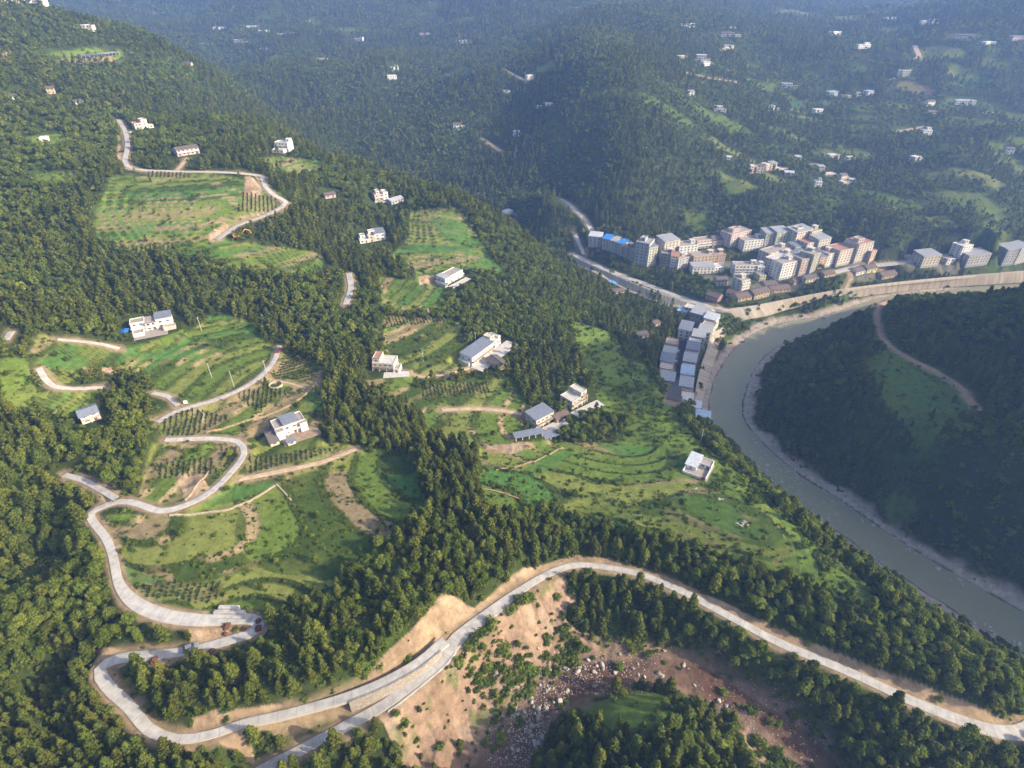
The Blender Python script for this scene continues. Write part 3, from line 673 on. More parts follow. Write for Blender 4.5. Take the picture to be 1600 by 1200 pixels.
plan((62,222),(76,221),6,simple('white',3.4,1,'flat','pale'),'small low white block in a clearing at the left edge wood',front=1)
plan((20,156),(30,155),7,simple('white',3.6,1,'gable','tile'),'dim tiled cottage in the wood near the left edge',front=1)
plan((74,147),(88,146),7,simple('tan',6,2,'gable','browntile'),'tan gabled house in the wood left of the top road',front=1)
plan((118,164),(132,162),6,simple('cream',3.2,1,'gable','tile'),'small dim roofed house just right of and below the tan gabled house',front=1)
plan((128,92),(160,88),7,shed_open('bluemetal','grey',2.4,6),'long grey roofed shed at the foot of the yellow hilltop field, nearer of two',cat='shed',name='shed',front=1)
plan((165,88),(187,85),7,shed_open('greymetal','grey',2.4,5),'long pale roofed shed at the right end of the yellow hilltop field',cat='shed',name='shed',front=1)
plan((508,311),(526,308),7,simple('pink',3.4,1,'gable','tile'),'low dark roofed house hidden in the wood below the white three-storey house',front=1)
plan((790,337),(802,333),7,simple('white',3.4,1,'shed','whitemetal'),'white roofed hut by the valley road behind the ridge',cat='hut',name='hut',front=1)
plan((958,460),(976,458),7,simple('cream',3.2,1,'gable','browntile'),'small tiled house among trees below the blue tarpaulins',front=1)
plan((760,566),(778,580),6.5,simple('tan',3.0,1,'gable','tile',sides='f'),'dark tiled hut in front of the long slate-blue roofed farmhouse',cat='hut',name='hut',front=.6)
plan((1020,512),(1032,508),7,simple('tan',3.4,1,'gable','browntile'),'brown tiled house among trees left of the riverside street',front=.6)
plan((997,530),(1014,527),7,simple('cream',3.2,1,'gable','tile'),'dark tiled house hidden in trees left of the riverside street',front=.6)

# the town: front corners, facade height in pixels, depth, storeys, wall, roof, roof colour, label, options
TOWN = [
 ((990,413),(1010,417),38,14,7,'bluegrey','flat','flat','tall blue-grey block at the left end of the town, highest there',dict(extra='room')),
 ((1011,417),(1024,414),30,12,7,'paleyellow','raised','bluemetal','narrow yellow-green block beside the tall blue-grey one',{}),
 ((1036,404),(1058,400),23,13,6,'beige','raised','greymetal','beige six-storey block with a grey metal roof behind the yellow-green one',{}),
 ((1060,402),(1088,399),16,12,4,'white','flat','flat','white four-storey block right of the beige metal-roofed one',{}),
 ((1088,389),(1112,386),10,9,3,'pink','flat','flat','long pink gallery school wing, left half',dict(gal='white')),
 ((1113,386),(1140,382),10,9,3,'pink','gable','tile','long pink gallery school wing under dark tiles, right half',dict(gal='pink')),
 ((1030,416),(1046,418),20,11,5,'brown','flat','flat','dark brown block in front of the beige six-storey one',{}),
 ((1046,420),(1058,421),19,10,5,'white','gable','redroof','narrow white block with dark balcony bands and an orange roof',dict(gal='white')),
 ((1058,422),(1074,418),12,10,4,'grey','flat','flat','low grey block right of the white banded one',{}),
 ((1082,418),(1115,415),15,10,4,'tan','flat','flat','long orange-brown four-storey block above the low white hall',{}),
 ((1116,415),(1131,413),13,9,4,'brick','flat','flat','reddish block adjoining the long orange-brown one',{}),
 ((1082,428),(1115,427),9,9,2,'white','raised','greymetal','low white hall with a pale metal roof on the wooded bank',{}),
 ((1116,427),(1130,425),7,8,2,'white','flat','pale','small white house at the right end of the low white hall',{}),
 ((919,386),(938,388),13,10,4,'grey','raised','whitemetal','grey block with a whitish roof, leftmost of the valley row',{}),
 ((940,390),(951,392),12,10,4,'grey','raised','blue','grey block with the left of two vivid blue roofs',{}),
 ((952,393),(960,395),11,10,4,'bluegrey','raised','greymetal','grey block between the two vivid blue roofs',{}),
 ((961,396),(969,399),13,10,4,'grey','raised','blue','grey block with the right of two vivid blue roofs',{}),
 ((969,400),(979,404),13,10,4,'brown','flat','flat','brown block right of the vivid blue roofs',{}),
 ((979,405),(989,410),13,11,4,'darkgrey','flat','flat','dark grey block touching the tall blue-grey one',{}),
 ((1140,387),(1170,379),17,13,5,'pink','flat','flat','pale pink five-storey block at the back of the town',dict(extra='room')),
 ((1161,393),(1190,390),14,11,4,'white','flat','flat','bright white hotel-like block with four rows of windows',{}),
 ((1193,386),(1209,385),14,11,5,'palegreen','raised','greymetal','pale green block, left of the green pair',{}),
 ((1210,385),(1230,383),15,12,5,'paleyellow','raised','greymetal','pale yellow block, right of the green pair',{}),
 ((1241,385),(1264,379),14,12,5,'beige','raised','greymetal','beige five-storey block left of the lemon yellow one',dict(extra='room')),
 ((1265,379),(1280,375),11,10,4,'yellow','flat','flat','lemon yellow block at the back edge of the town',{}),
 ((1194,400),(1214,398),6,9,2,'grey','gable','tile','low dark roofed house below the pale green pair',{}),
 ((1215,399),(1236,396),6,8,2,'brown','gable','browntile','low brown roofed house right of the dark one below the green pair',{}),
 ((1198,417),(1228,408),15,11,5,'cream','flat','flat','cream slab block, farther of two parallel ones',{}),
 ((1209,429),(1237,418),17,11,5,'cream','flat','pale','cream slab block, nearer of two parallel ones',{}),
 ((1217,438),(1239,433),22,12,6,'white','flat','flat','white apartment block facing the river with a dark side wall',{}),
 ((1239,433),(1247,431),17,10,5,'cream','flat','flat','thin cream block between the white and the salmon apartments',{}),
 ((1247,431),(1263,428),20,12,6,'salmon','flat','flat','salmon apartment block with six rows of windows',{}),
 ((1264,428),(1274,423),23,12,7,'greengrey','flat','flat','tall narrow grey-green block right of the salmon one',{}),
 ((1277,420),(1289,418),13,12,4,'orange','raised','bluemetal','orange block with a dark blue roof',{}),
 ((1289,418),(1302,415),16,12,5,'white','flat','redroof','white block between the orange one and the long riverside complex',{}),
 ((1258,397),(1276,393),11,11,4,'cream','flat','redroof','cream block with a red roof edge, left half of the middle row',{}),
 ((1276,393),(1294,389),12,11,4,'cream','raised','greymetal','cream block with a pale metal roof, right half of the middle row',{}),
 ((1306,417),(1333,411),23,14,6,'beige','flat','redroof','long red-edged apartment complex, left half',dict(gal=None)),
 ((1334,411),(1356,406),26,14,7,'beige','flat','redroof','long red-edged apartment complex, taller right half',dict(extra='room')),
 ((1357,410),(1365,407),14,9,4,'orange','flat','flat','small bright orange block at the end of the long complex',{}),
 ((1146,432),(1180,432),13,9,4,'white','flat','flat','white four-storey block with dark gallery bands in the middle of town',dict(gal='white')),
 ((1181,434),(1191,434),13,9,4,'white','flat','pale','slim white block right of the gallery-banded one',{}),
 ((1156,457),(1168,454),14,10,4,'cream','flat','flat','cream block with a blank grey side above the dark tiled roofs',dict(gal='white')),
 ((1186,440),(1195,439),7,8,2,'yellow','flat','flat','small mustard yellow house in the middle of town',{}),
 ((1296,405),(1308,401),8,10,3,'bluegrey','flat','pale','low grey building behind the long riverside complex',{}),
 ((1240,400),(1256,396),9,10,3,'greengrey','raised','bluemetal','low dark roofed building left of the cream middle row',{}),
 ((1245,414),(1262,410),10,10,3,'bluegrey','raised','bluemetal','low block with a blue roof above the salmon apartments',{}),
 ((1272,408),(1290,404),9,10,3,'bluegrey','raised','bluemetal','low block with a blue roof behind the orange one',{}),
 ((1205,395),(1188,397),1,1,1,'grey','flat','flat','',None),
 ((1438,419),(1464,416),17,12,4,'beige','raised','greymetal','beige four-storey block alone right of the town',{}),
 ((1478,414),(1493,412),9,9,2,'white','flat','flat','low white house right of the lone beige block',{}),
 ((1499,402),(1514,399),15,10,4,'white','flat','pale','white four-storey house on the slope right of the lone beige block',{}),
 ((1508,418),(1541,414),14,12,4,'grey','raised','greymetal','long grey block with a pale roof near the right edge',{}),
 ((1564,416),(1582,414),22,12,6,'bluegrey','raised','greymetal','tall grey block near the right edge, left of a pair',{}),
 ((1584,414),(1600,410),21,12,6,'grey','raised','greymetal','tall grey block at the right edge of the photo',{}),
 ((1337,431),(1352,428),7,8,1,'white','gable','tile','white house with a dark roof below the long complex',{}),
 ((1354,427),(1369,424),7,8,1,'yellow','gable','tile','cream-yellow gabled house below the orange end block',{}),
 ((1378,437),(1400,433),6,8,1,'tan','gable','browntile','brown roofed house just above the river wall right of the town',{}),
 ((1419,411),(1431,409),6,8,1,'white','flat','flat','small pale hut left of the lone beige block',{}),
 ((1153,472),(1178,467),6,9,1,'tan','gable','browntile','long brown tiled old house nearest the river wall, left',{}),
 ((1178,469),(1201,463),7,9,2,'tan','gable','browntile','long brown tiled old house nearest the river wall, right',{}),
 ((1205,458),(1234,455),5,8,1,'tan','gable','browntile','low brown tiled old house above the green river bank',{}),
 ((1196,450),(1214,448),5,8,1,'white','gable','tile','old tiled house below the cream slab blocks',{}),
 ((1241,445),(1257,442),5,7,1,'tan','gable','browntile','tan cottage below the white apartment block',{}),
 ((1259,442),(1283,437),6,7,1,'cream','gable','tile','long low cream cottage below the salmon apartments',{}),
 ((1288,434),(1304,431),5,7,1,'tan','gable','browntile','low brown roofed shed below the orange block',{}),
 ((1102,468),(1120,474),7,8,2,'brick','gable','browntile','dark red old house beside the left river road',{}),
 ((1120,447),(1136,446),6,8,2,'cream','gable','tile','old dark roofed house on the wooded bank left of the gallery block',{}),
 ((1134,462),(1148,466),6,8,1,'tan','gable','browntile','old house in the trees left of the blank grey side wall',{}),
]
def town_fn(hm, n, wc, roof, rc, op):
    def fn(r, W, D):
        x = W/2; tall = n > 2
        block(r,-x,x,0,D,hm,n,wc,roof,rc,gal=op.get('gal'),door='grey' if tall else 'wood',skip0=tall,sides='frl',bay=3.4,ww=1.35,cap=70,found=7,bands=n>1)
        if op.get('extra') == 'room': block(r,-x+W*.2,-x+W*.55,D*.3,D*.75,2.8,1,wc,'flat','flat',z0=hm,found=0,sides='f',bands=False)
        elif roof == 'flat' and n > 3: block(r,x-min(4,W*.5)-.4,x-.4,D*.45,D*.8,2.6,1,wc,'slab','pale',z0=hm,found=0,sides='f',bands=False)
    return fn
for A, B, hp, D, nst, wc, rf, rc, lb, op in TOWN:
    if op is None: continue
    c, W, an = frame_of(A, B); hm = px_height(c, hp * (.72 if A[0] > 1500 else .92))
    hm = min(max(hm, nst * 2.4), nst * 3.9)
    W_ = frame_of(A, B)[1] * 1.03
    plan(A, B, D * 1.05, town_fn(hm, nst, wc, rf, rc, op), lb, 'apartment block' if nst > 3 else 'house', 'apartment_block' if nst > 3 else 'town_house', 'buildings of the riverside town', front=.8, W=W_)
# the street along the river: roof centre pixel, length along street, width, height, wall, roof kind, roof colour, label
ORD = ['first','second','third','fourth','fifth','sixth','seventh','eighth','ninth','tenth','eleventh','twelfth','thirteenth','fourteenth','fifteenth','sixteenth']
_rf = [('raised','whitemetal','pale metal'),('flat','flat','dark flat'),('raised','greymetal','grey metal'),('raised','greymetal','grey metal'),('flat','pale','pale flat'),('raised','bluemetal','slate blue'),('flat','flat','dark flat'),('raised','greymetal','grey metal'),('flat','pale','pale flat'),('raised','paleblue','bright pale blue'),('flat','flat','dark flat'),('raised','greymetal','grey metal'),('flat','flat','dark flat'),('flat','pale','pale flat')]
_rp = [(1112,497),(1108,507),(1102,516),(1092,524),(1086,533),(1083,543),(1080,553),(1078,562),(1076,572),(1074,581),(1073,590),(1072,600),(1073,610),(1075,620)]
_wc = ['white','cream','grey','concrete','cream','grey','concrete','brown','grey','white','tan','concrete','brown','brick']
STREET = [(_rp[k], 9.5, 9 - .12*k, 8.2 - .24*k, _wc[k], *_rf[k][:2], _rf[k][2] + ' roofed house, ' + ORD[k] + ' from the top in the river row of the street') for k in range(14)]
_lr = [('raised','bluemetal','slate blue'),('flat','flat','cluttered dark'),('flat','flat','dark flat'),('raised','greymetal','grey metal'),('raised','bluemetal','slate blue'),('flat','pale','pale flat'),('flat','flat','dark flat'),('raised','greymetal','grey metal')]
_lp = [(1072,512),(1050,534),(1047,543),(1046,552),(1043,561),(1042,571),(1042,581),(1043,591)]
_lw = ['white','brick','brick','grey','cream','tan','concrete','concrete']
STREET += [(_lp[k], 12 if k == 0 else 9.5, 8.5, 7.2 - .25*k, _lw[k], *_lr[k][:2], _lr[k][2] + ' roofed house, ' + ORD[k] + ' from the top in the hill row of the street') for k in range(8)]
STREET += [((1094,488),12,11,6,'brown','raised','greymetal','dark house by the street head under the left river road'),
 ((1068,484),8,7,3,'white','raised','paleblue','small hut with pale blue roof left of the street head'),
 ((1080,479),9,8,5,'cream','flat','pale','pale flat roofed house beside the side valley wall above the street'),
 ((1086,632),6,6,3.2,'white','raised','whitemetal','small white roofed hut at the foot of the street'),
 ((1098,652),10,7,3.4,'brick','raised','paleblue','brick shed with pale blue roof on the river bank below the street')]
stP = [P for (nm, wd, kd, P) in road_lines if kd == 'asphalt'][0]
def street_fn(hm, n, wc, roof, rc):
    def fn(r, W, D): x = W/2; block(r,-x,x,0,D,hm,n,wc,roof,rc,door='grey',skip0=n>1,sides='frl',bay=3.2,cap=20,found=6,bands=False)
    return fn
for (u, v), ln, wd, hm, wc, rf, rc, lb in STREET:
    c = cast(u, v); k = int(np.argmin(np.hypot(stP[:,0]-c[0], stP[:,1]-c[1]))); k2 = min(max(k, 2), len(stP)-3); d = stP[k2+2]-stP[k2-2]
    an = math.atan2(-d[0], d[1])                              # front looks down the street towards the viewer
    zg = c[2]; c = np.array(on_plane(u, v, zg + hm)); c[2] = zg
    f = np.array([c[0]+math.sin(an)*ln/2, c[1]-math.cos(an)*ln/2, c[2]])
    add_pad(to_world(f, an, [(-wd/2,-.3),(wd/2,-.3),(wd/2,ln),(-wd/2,ln)]), c[2], .8, 2)
    n = 1 if hm < 4 else 2 if hm < 7.2 else 3
    PENDING.append(('street_house' if n > 1 else 'shed', lb, 'house' if n > 1 else 'shed', 'buildings along the riverside street', f, wd, an, ln, street_fn(hm, n, wc, rf, rc)))

# farmhouses on the far slopes: u, v (foot), width px, storeys, wall, label
FARH = [
 (560,65,8,2,'white','lone white house high on the dim slope left of the centre'),(663,54,7,1,'grey','small greyish house on the dim slope, top middle'),(722,69,12,2,'white','white house with a pinkish front high on the dim middle slope'),(731,65,6,1,'white','small white annex right of the pinkish fronted far house'),
 (618,111,10,2,'white','white house above a twin on the dim slope over the ridge'),(613,124,16,2,'white','wide white house, lower of the pair on the dim slope over the ridge'),(715,201,14,2,'white','bright white house deep in the shaded slope'),(712,204,9,1,'white','low white wing below the bright house in the shaded slope'),(793,146,7,1,'white','tiny white house beside the pale zigzag path in shade'),
 (413,50,8,1,'white','left of three tiny white houses at the far upper left'),(437,55,7,1,'white','middle of three tiny white houses at the far upper left'),(450,53,7,1,'white','right of three tiny white houses at the far upper left'),(490,35,16,1,'grey','long grey house at the far top left'),(413,78,8,1,'white','small white house below the three tiny far ones'),(500,94,7,1,'tan','tan speck of a house above the hazy meadow'),(772,80,8,1,'white','pale low roof on the hazy slope, top centre'),
 (343,46,7,2,'white','white house far beyond the first ridge'),(395,45,7,2,'white','white house at the right of the hazy far left group'),(372,67,9,2,'cream','cream house in haze below the far left group'),(318,70,16,1,'grey','long dim row house in haze beyond the ridge'),(245,22,8,1,'grey','dim house at the top edge, hazy blue slope'),(293,103,12,1,'tan','tan house just behind the first ridge'),(125,44,7,1,'white','dim white house on the second ridge'),(52,9,9,2,'white','white house at the top left corner, right one'),(25,5,24,2,'white','long white house at the top left corner'),
 (1076,43,13,2,'white','white two-storey house near the shaded ridge crest'),(1137,57,10,2,'grey','grey-white house on the upper sunny slope'),(1147,46,10,1,'pink','pink low house above the grey-white one on the upper slope'),(1139,77,9,2,'cream','cream yellow house of a pair on the upper slope'),(1129,79,5,1,'yellow','tiny yellow house left of the cream one'),(1095,96,8,3,'cream','tall cream house above a blue-white one'),(1104,103,9,2,'white','blue-white house right below the tall cream one'),(1067,91,8,1,'salmon','low salmon house by the shaded ridge'),(1079,150,8,2,'white','pale house half hidden in trees mid slope'),(1122,174,11,2,'white','white house with a grey top amid the mid slope trees'),
 (830,125,11,2,'white','pale house beside the end of the shaded zigzag path'),(859,166,9,1,'white','flat bright roof in the shaded slope near the ridge'),(843,170,4,1,'white','tiny white hut left of the flat bright roof'),(806,213,9,2,'white','white house in shade at the edge above the valley'),
 (1306,55,9,2,'white','white house on the light green far field'),(1350,76,14,2,'white','wide white house below the light green far field'),(1357,14,10,2,'white','hazy white house at the top edge right of centre'),(1375,20,8,1,'pink','hazy pink house right of the hazy white one'),(1396,30,8,1,'cream','small cream house on the hazy upper slope'),(1452,38,8,2,'white','bright white house at the upper right, left of two'),(1468,39,6,1,'white','bright white house at the upper right, right of two'),(1508,61,14,2,'cream','cream wide house on the upper right slope'),(1548,69,10,1,'white','flat white house near the upper right edge'),(1592,63,12,2,'pink','pink house at the upper right edge'),
 (1412,120,12,3,'cream','tall cream house on the pale earth path'),(1229,137,13,2,'white','white house above the green strip of fields'),(1302,150,13,2,'bluegrey','blue roofed house, left of a row of four'),(1323,153,10,1,'pink','low pink house, second of the row of four'),(1346,152,11,2,'white','white house, third of the row of four'),(1360,149,12,2,'bluegrey','blue roofed house, right of the row of four'),(1454,165,10,2,'white','white gabled house on the right slope'),(1457,178,9,1,'pink','low pink house below the white gabled one'),(1508,164,30,2,'white','long rambling white house on the right slope'),
 (1207,173,14,2,'white','white house at the left of the mid right slope'),(1280,178,15,2,'white','bright white house with a dark top on the mid right slope'),(1448,211,13,2,'white','white house by the end of the pale track'),(1577,240,9,2,'white','white house among trees at the right edge'),(1433,253,14,2,'grey','grey-white house in the dark trees above the town'),(1303,250,18,2,'cream','cream flat roofed house, upper hamlet left'),(1328,250,18,1,'grey','grey roofed house, upper hamlet right'),(1247,249,8,1,'white','pale hut left of the upper hamlet'),
 (1318,281,12,2,'cream','cream house at the lower end of the grey hamlet'),(1297,276,22,1,'pink','long low house along the grey hamlet lane'),(1283,268,8,2,'tan','tan house at the upper end of the hamlet lane'),(1331,285,8,1,'cream','tiny cream house at the right end of the hamlet'),(1321,289,10,1,'salmon','salmon house at the foot of the hamlet'),(1272,262,16,1,'tan','tan roofed house above the hamlet lane'),(1278,292,10,2,'white','white and pink house below the hamlet'),(1233,274,14,1,'whitem','low white roofed house right of the terraced row'),(1222,268,12,1,'pink','low pink house joining the terraced row'),
 (1176,271,10,3,'pink','pink row house, leftmost of the terraced row of four'),(1187,270,10,3,'cream','cream row house, second of the terraced row of four'),(1198,268,10,3,'pink','pink row house, third of the terraced row of four'),(1208,266,10,3,'cream','cream row house, rightmost of the terraced row of four'),(1545,180,10,1,'white','pale hut on the right slope near the edge'),(1140,250,7,1,'white','tiny pale hut in the trees left of the terraced row'),
]
for k, (u, v, wp, n, wc, lb) in enumerate(FARH):
    wp *= .78; A = (u - wp/2, v + .6); B = (u + wp/2, v - .6); c, W, an = frame_of(A, B)
    rc = None; wcc = wc
    if wc == 'whitem': wcc = 'white'; rc = 'whitemetal'
    W = min(max(W, 6), 40)
    rf = ['flat', 'gable', 'flat', 'shed', 'flat'][k % 5] if not rc else 'shed'
    rc = rc or {'flat': 'pale', 'gable': 'tile', 'shed': 'greymetal'}[rf]
    if 'blue roofed' in lb or 'blue-white' in lb: rf, rc = 'shed', 'paleblue' if 'blue roofed' in lb else 'whitemetal'
    if 'gabled' in lb: rf, rc = 'gable', 'tile'
    if 'flat' in lb: rf, rc = 'flat', 'pale'
    plan(A, B, 7, simple(wcc, n*3.0 + .3, n, rf, rc, None, 'wood', 'room' if k % 4 == 0 and n > 1 and rf == 'flat' else ('annexr' if k % 4 == 2 else None), 'f'), lb, 'house', 'far_farmhouse', 'farmhouses across the valley', front=2, W=W, an=((k*37) % 50 - 18) * math.pi/180)

# ------------------------------------------------------------------ land cover (real colours of soil, grass and forest floor, plus painted gully shade)
C = lambda *a: np.array(a, np.float32)
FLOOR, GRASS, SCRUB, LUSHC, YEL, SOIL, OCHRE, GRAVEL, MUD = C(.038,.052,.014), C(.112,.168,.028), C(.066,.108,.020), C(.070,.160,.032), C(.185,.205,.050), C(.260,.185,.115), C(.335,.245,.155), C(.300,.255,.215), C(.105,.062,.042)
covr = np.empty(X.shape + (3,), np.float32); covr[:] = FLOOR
def mixc(c, w_):
    global covr
    covr = covr * (1 - w_[..., None]) + (c if c.ndim > 1 else c[None, None, :]) * w_[..., None]
ragged = fbm(X, Y, 9, 61, 3)
mixc(SCRUB, sstep(.1, .5, fbm(X, Y, 35, 62, 3)) * .7)
field = sstep(.35, .65, soften(M['terr'] | M['mead'], 3) + ragged * .25)
g = fbm(X, Y, 26, 63, 3); mixc(GRASS, field)
tid = np.floor(qz).astype(int); cell = _tab[(tid * 7) & 255, (np.floor(vnoise(X, Y, 70, 71) * 4).astype(int) * 31 + tid) & 255]
tf = sstep(.4, .7, soften(M['terr'], 2) + ragged * .2)
mixc(YEL, tf * (cell > .58) * (cell < .82) * .85); mixc(LUSHC, tf * (cell < .17) * .9); mixc(SOIL, tf * (cell > .92) * .8); mixc(SCRUB * .72, tf * (cell > .3) * (cell < .5) * .95)
mixc(YEL, field * sstep(.15, .6, g) * .35); mixc(SCRUB, field * sstep(.1, .5, -g) * .35)
mixc(SCRUB * .5, riser * .95); mixc(C(.30,.23,.13), riser * sstep(.1, .35, fbm(X, Y, 20, 73, 3)) * .9)
mixc(LUSHC, sstep(.4, .7, soften(M['lush'], 2)) * .7)
mixc(C(.20,.165,.075), sstep(.4, .7, soften(M['rows'], 1)) * .45)
earth = np.maximum(sstep(.35, .65, soften(M['bare'], 3) + ragged * .38), 0)
mixc(OCHRE, earth); mixc(C(.21,.15,.095), earth * sstep(.0, .4, fbm(X, Y, 8, 81, 4)) * .75); mixc(C(.40,.32,.22), earth * sstep(.1, .4, fbm(X, Y, 5, 83, 3)) * .5)
rvm = sstep(.3, .7, soften(M['rav'], 10) + ragged * .55); bs = fbm(X, Y, 18, 85, 4)
mixc(C(.285,.20,.135), rvm); mixc(OCHRE, rvm * sstep(.1, .5, bs) * .6); mixc(C(.25,.175,.12), rvm * sstep(.05, .4, -bs) * .6); mixc(SCRUB, rvm * sstep(.2, .34, fbm(X, Y, 6, 87, 3)) * .6)
gully_shade = fbm(tS * 1.0, dS * .22, 7, 89, 4); mixc(C(.19,.13,.085), rvm * sstep(.05, .3, gully_shade) * .7); mixc(C(.36,.29,.215), rvm * sstep(.15, .4, fbm(tS, dS * .5, 4, 90, 3)) * .4)  # dark downslope streaks paint gully shade into the soil colour of the bank
mixc(C(.17,.115,.085), (1 - sstep(sw + 1, sw + 8, dS)) * .85); mixc(MUD, (1 - sstep(sw - 1, sw + 1.2, dS)) * (.6 + .4 * sstep(-.2, .2, bs)))
# river margins: gravel, boulder grey, then grass
gb = (1 - sstep(RHW + 4.0, RHW + 9.5, dR + ragged * 4)) * (dR < 60); mixc(C(.36,.30,.24), gb); mixc(C(.115,.10,.082), (dR < RHW + .6) * 1.0)
# far open patches
for (u, v, hw, hh, ci) in FAR:
    c0 = cast(u, v, H0); a = cast(u - hw, v, H0); b = cast(u + hw, v, H0); t_ = cast(u, v - hh, H0); bt = cast(u, v + hh, H0)
    ax = max(10, min(np.hypot(*(b - a)[:2]) / 2, 75)); ay = max(9, min(np.hypot(*(t_ - bt)[:2]) / 2, 48))
    an = math.atan2(c0[0], c0[1]); dx, dy = X - c0[0], Y - c0[1]
    e = np.hypot((dx * math.cos(an) - dy * math.sin(an)) / ax, (dx * math.sin(an) + dy * math.cos(an)) / ay) + fbm(X, Y, ax * .7, 91, 3) * .5
    m = (1 - sstep(.75, 1.05, e)) * (1 - .7 * sstep(.15, .35, fbm(X, Y, 26, 97, 3))); k = [GRASS * .62, GRASS * .66, LUSHC * .62, C(.13,.15,.045), SOIL * .7][ci]
    mixc(k, m); field = np.maximum(field, m); mixc(YEL * .55, m * sstep(0, .4, fbm(X, Y, 40, 93, 3)) * .6)
mixc(SCRUB * .85, soften(in_poly(polys['mead'][6]) | in_poly(polys['mead'][5]), 4) * .55)
# roadside earth
rd = (1 - sstep(.4, 2.6, roadness + ragged * 1.2)) * (RR < 900)
mixc(C(.30,.22,.14), rd * .8)
paved = sstep(.55, .8, tw) * (dR > RHW + 14)
mixc(C(.17,.16,.12), paved * .8 * sstep(-.3, .2, fbm(X, Y, 25, 95, 2)))
wood = (1 - sstep(.25, .6, field)) * (1 - earth) * (1 - rvm * .80) * (1 - gb) * (dR > RHW + 2.5) * (dS > sw + 3) * (1 - sstep(.4, .6, tw) * .80)
wood *= 1 - (roadness < 1.6)
padm = np.zeros(X.shape, bool)
for p, m in pads: padm |= m
wood *= ~padm

# ------------------------------------------------------------------ ground sheet with a coarse apron all round
def ring_faces(nt_, nr_, off=0, closed=False):
    i = np.arange(nt_ - 1)[:, None] * nr_; j = np.arange(nr_ - 1)[None, :]; a = (i + j).ravel() + off
    return np.stack([a, a + nr_, a + nr_ + 1, a + 1], -1)
def ground_material():
    m = bpy.data.materials.new('ground'); t, b = nodes(m); L = t.links
    at = t.nodes.new('ShaderNodeAttribute'); at.attribute_name = 'cover'; geo = t.nodes.new('ShaderNodeNewGeometry')
    n1 = t.nodes.new('ShaderNodeTexNoise'); n1.inputs['Scale'].default_value = .35; n1.inputs['Detail'].default_value = 9; n1.inputs['Roughness'].default_value = .7; L.new(geo.outputs['Position'], n1.inputs['Vector'])
    n2 = t.nodes.new('ShaderNodeTexNoise'); n2.inputs['Scale'].default_value = 1.7; n2.inputs['Detail'].default_value = 4; L.new(geo.outputs['Position'], n2.inputs['Vector'])
    mr = t.nodes.new('ShaderNodeMapRange'); mr.inputs[1].default_value = .3; mr.inputs[2].default_value = .7; mr.inputs[3].default_value = .62; mr.inputs[4].default_value = 1.35; L.new(n1.outputs[0], mr.inputs[0])
    mx = t.nodes.new('ShaderNodeMix'); mx.data_type = 'RGBA'; mx.blend_type = 'MULTIPLY'; mx.inputs[0].default_value = 1; L.new(at.outputs['Color'], mx.inputs[6]); L.new(mr.outputs[0], mx.inputs[7])
    hs = t.nodes.new('ShaderNodeHueSaturation'); mr2 = t.nodes.new('ShaderNodeMapRange'); mr2.inputs[1].default_value = .3; mr2.inputs[2].default_value = .7; mr2.inputs[3].default_value = .475; mr2.inputs[4].default_value = .52; L.new(n2.outputs[0], mr2.inputs[0]); L.new(mr2.outputs[0], hs.inputs['Hue']); L.new(mx.outputs[2], hs.inputs['Color'])
    L.new(hs.outputs[0], b.inputs['Base Color']); b.inputs['Roughness'].default_value = .95; b.inputs['Specular IOR Level'].default_value = .1
    bp = t.nodes.new('ShaderNodeBump'); bp.inputs['Distance'].default_value = .6; bp.inputs['Strength'].default_value = .8; L.new(n1.outputs[0], bp.inputs['Height']); L.new(bp.outputs[0], b.inputs['Normal'])
    return m
GM = ground_material()
v = np.stack([X, Y, H], -1).reshape(-1, 3); f = ring_faces(NT, NR)
me = fast_mesh('ground', v, f[:, ::-1], [GM], None, {'cover': ('FLOAT_COLOR', 'POINT', np.concatenate([covr, np.ones(X.shape + (1,), np.float32)], -1))}, True)
ground = struct(put('ground', me))
# apron behind and around the camera
nb = 60; tb = np.concatenate([th[-1:], np.linspace(th[-1], th[0] + 2 * math.pi, nb)[1:-1], th[:1] + 2 * math.pi]); js = np.arange(0, NR, 8)
hb = np.empty((nb, len(js)))
for k in range(nb):
    a = k / (nb - 1); e = sstep(0, .12, min(a, 1 - a)); hb[k] = (H[-1, js] * (1 - a) + H[0, js] * a) * (1 - e) + e * (58 + 60 * sstep(600, 3000, rr[js]))
xb = rr[js][None, :] * np.sin(tb)[:, None]; yb = rr[js][None, :] * np.cos(tb)[:, None]
vb = np.stack([xb, yb, hb], -1).reshape(-1, 3); fb = ring_faces(nb, len(js))[:, ::-1]
cb = np.empty((len(vb), 4), np.float32); cb[:] = (*SCRUB, 1)
struct(put('ground_behind', fast_mesh('ground_behind', vb, fb, [GM], None, {'cover': ('FLOAT_COLOR', 'POINT', cb)}, True)))
inn = np.concatenate([np.stack([X[:, 0], Y[:, 0], H[:, 0]], -1)[::12], np.stack([xb[1:-1, 0], yb[1:-1, 0], hb[1:-1, 0]], -1)])
vi = np.concatenate([inn, [[0, 0, float(H[NT // 2, 0])]]]); ni = len(inn); fi_ = np.array([[i, ni, (i + 1) % ni] for i in range(ni)])
ci = np.empty((len(vi), 4), np.float32); ci[:] = (*SCRUB, 1)
struct(put('ground_below', fast_mesh('ground_below', vi, fi_, [GM], None, {'cover': ('FLOAT_COLOR', 'POINT', ci)})))

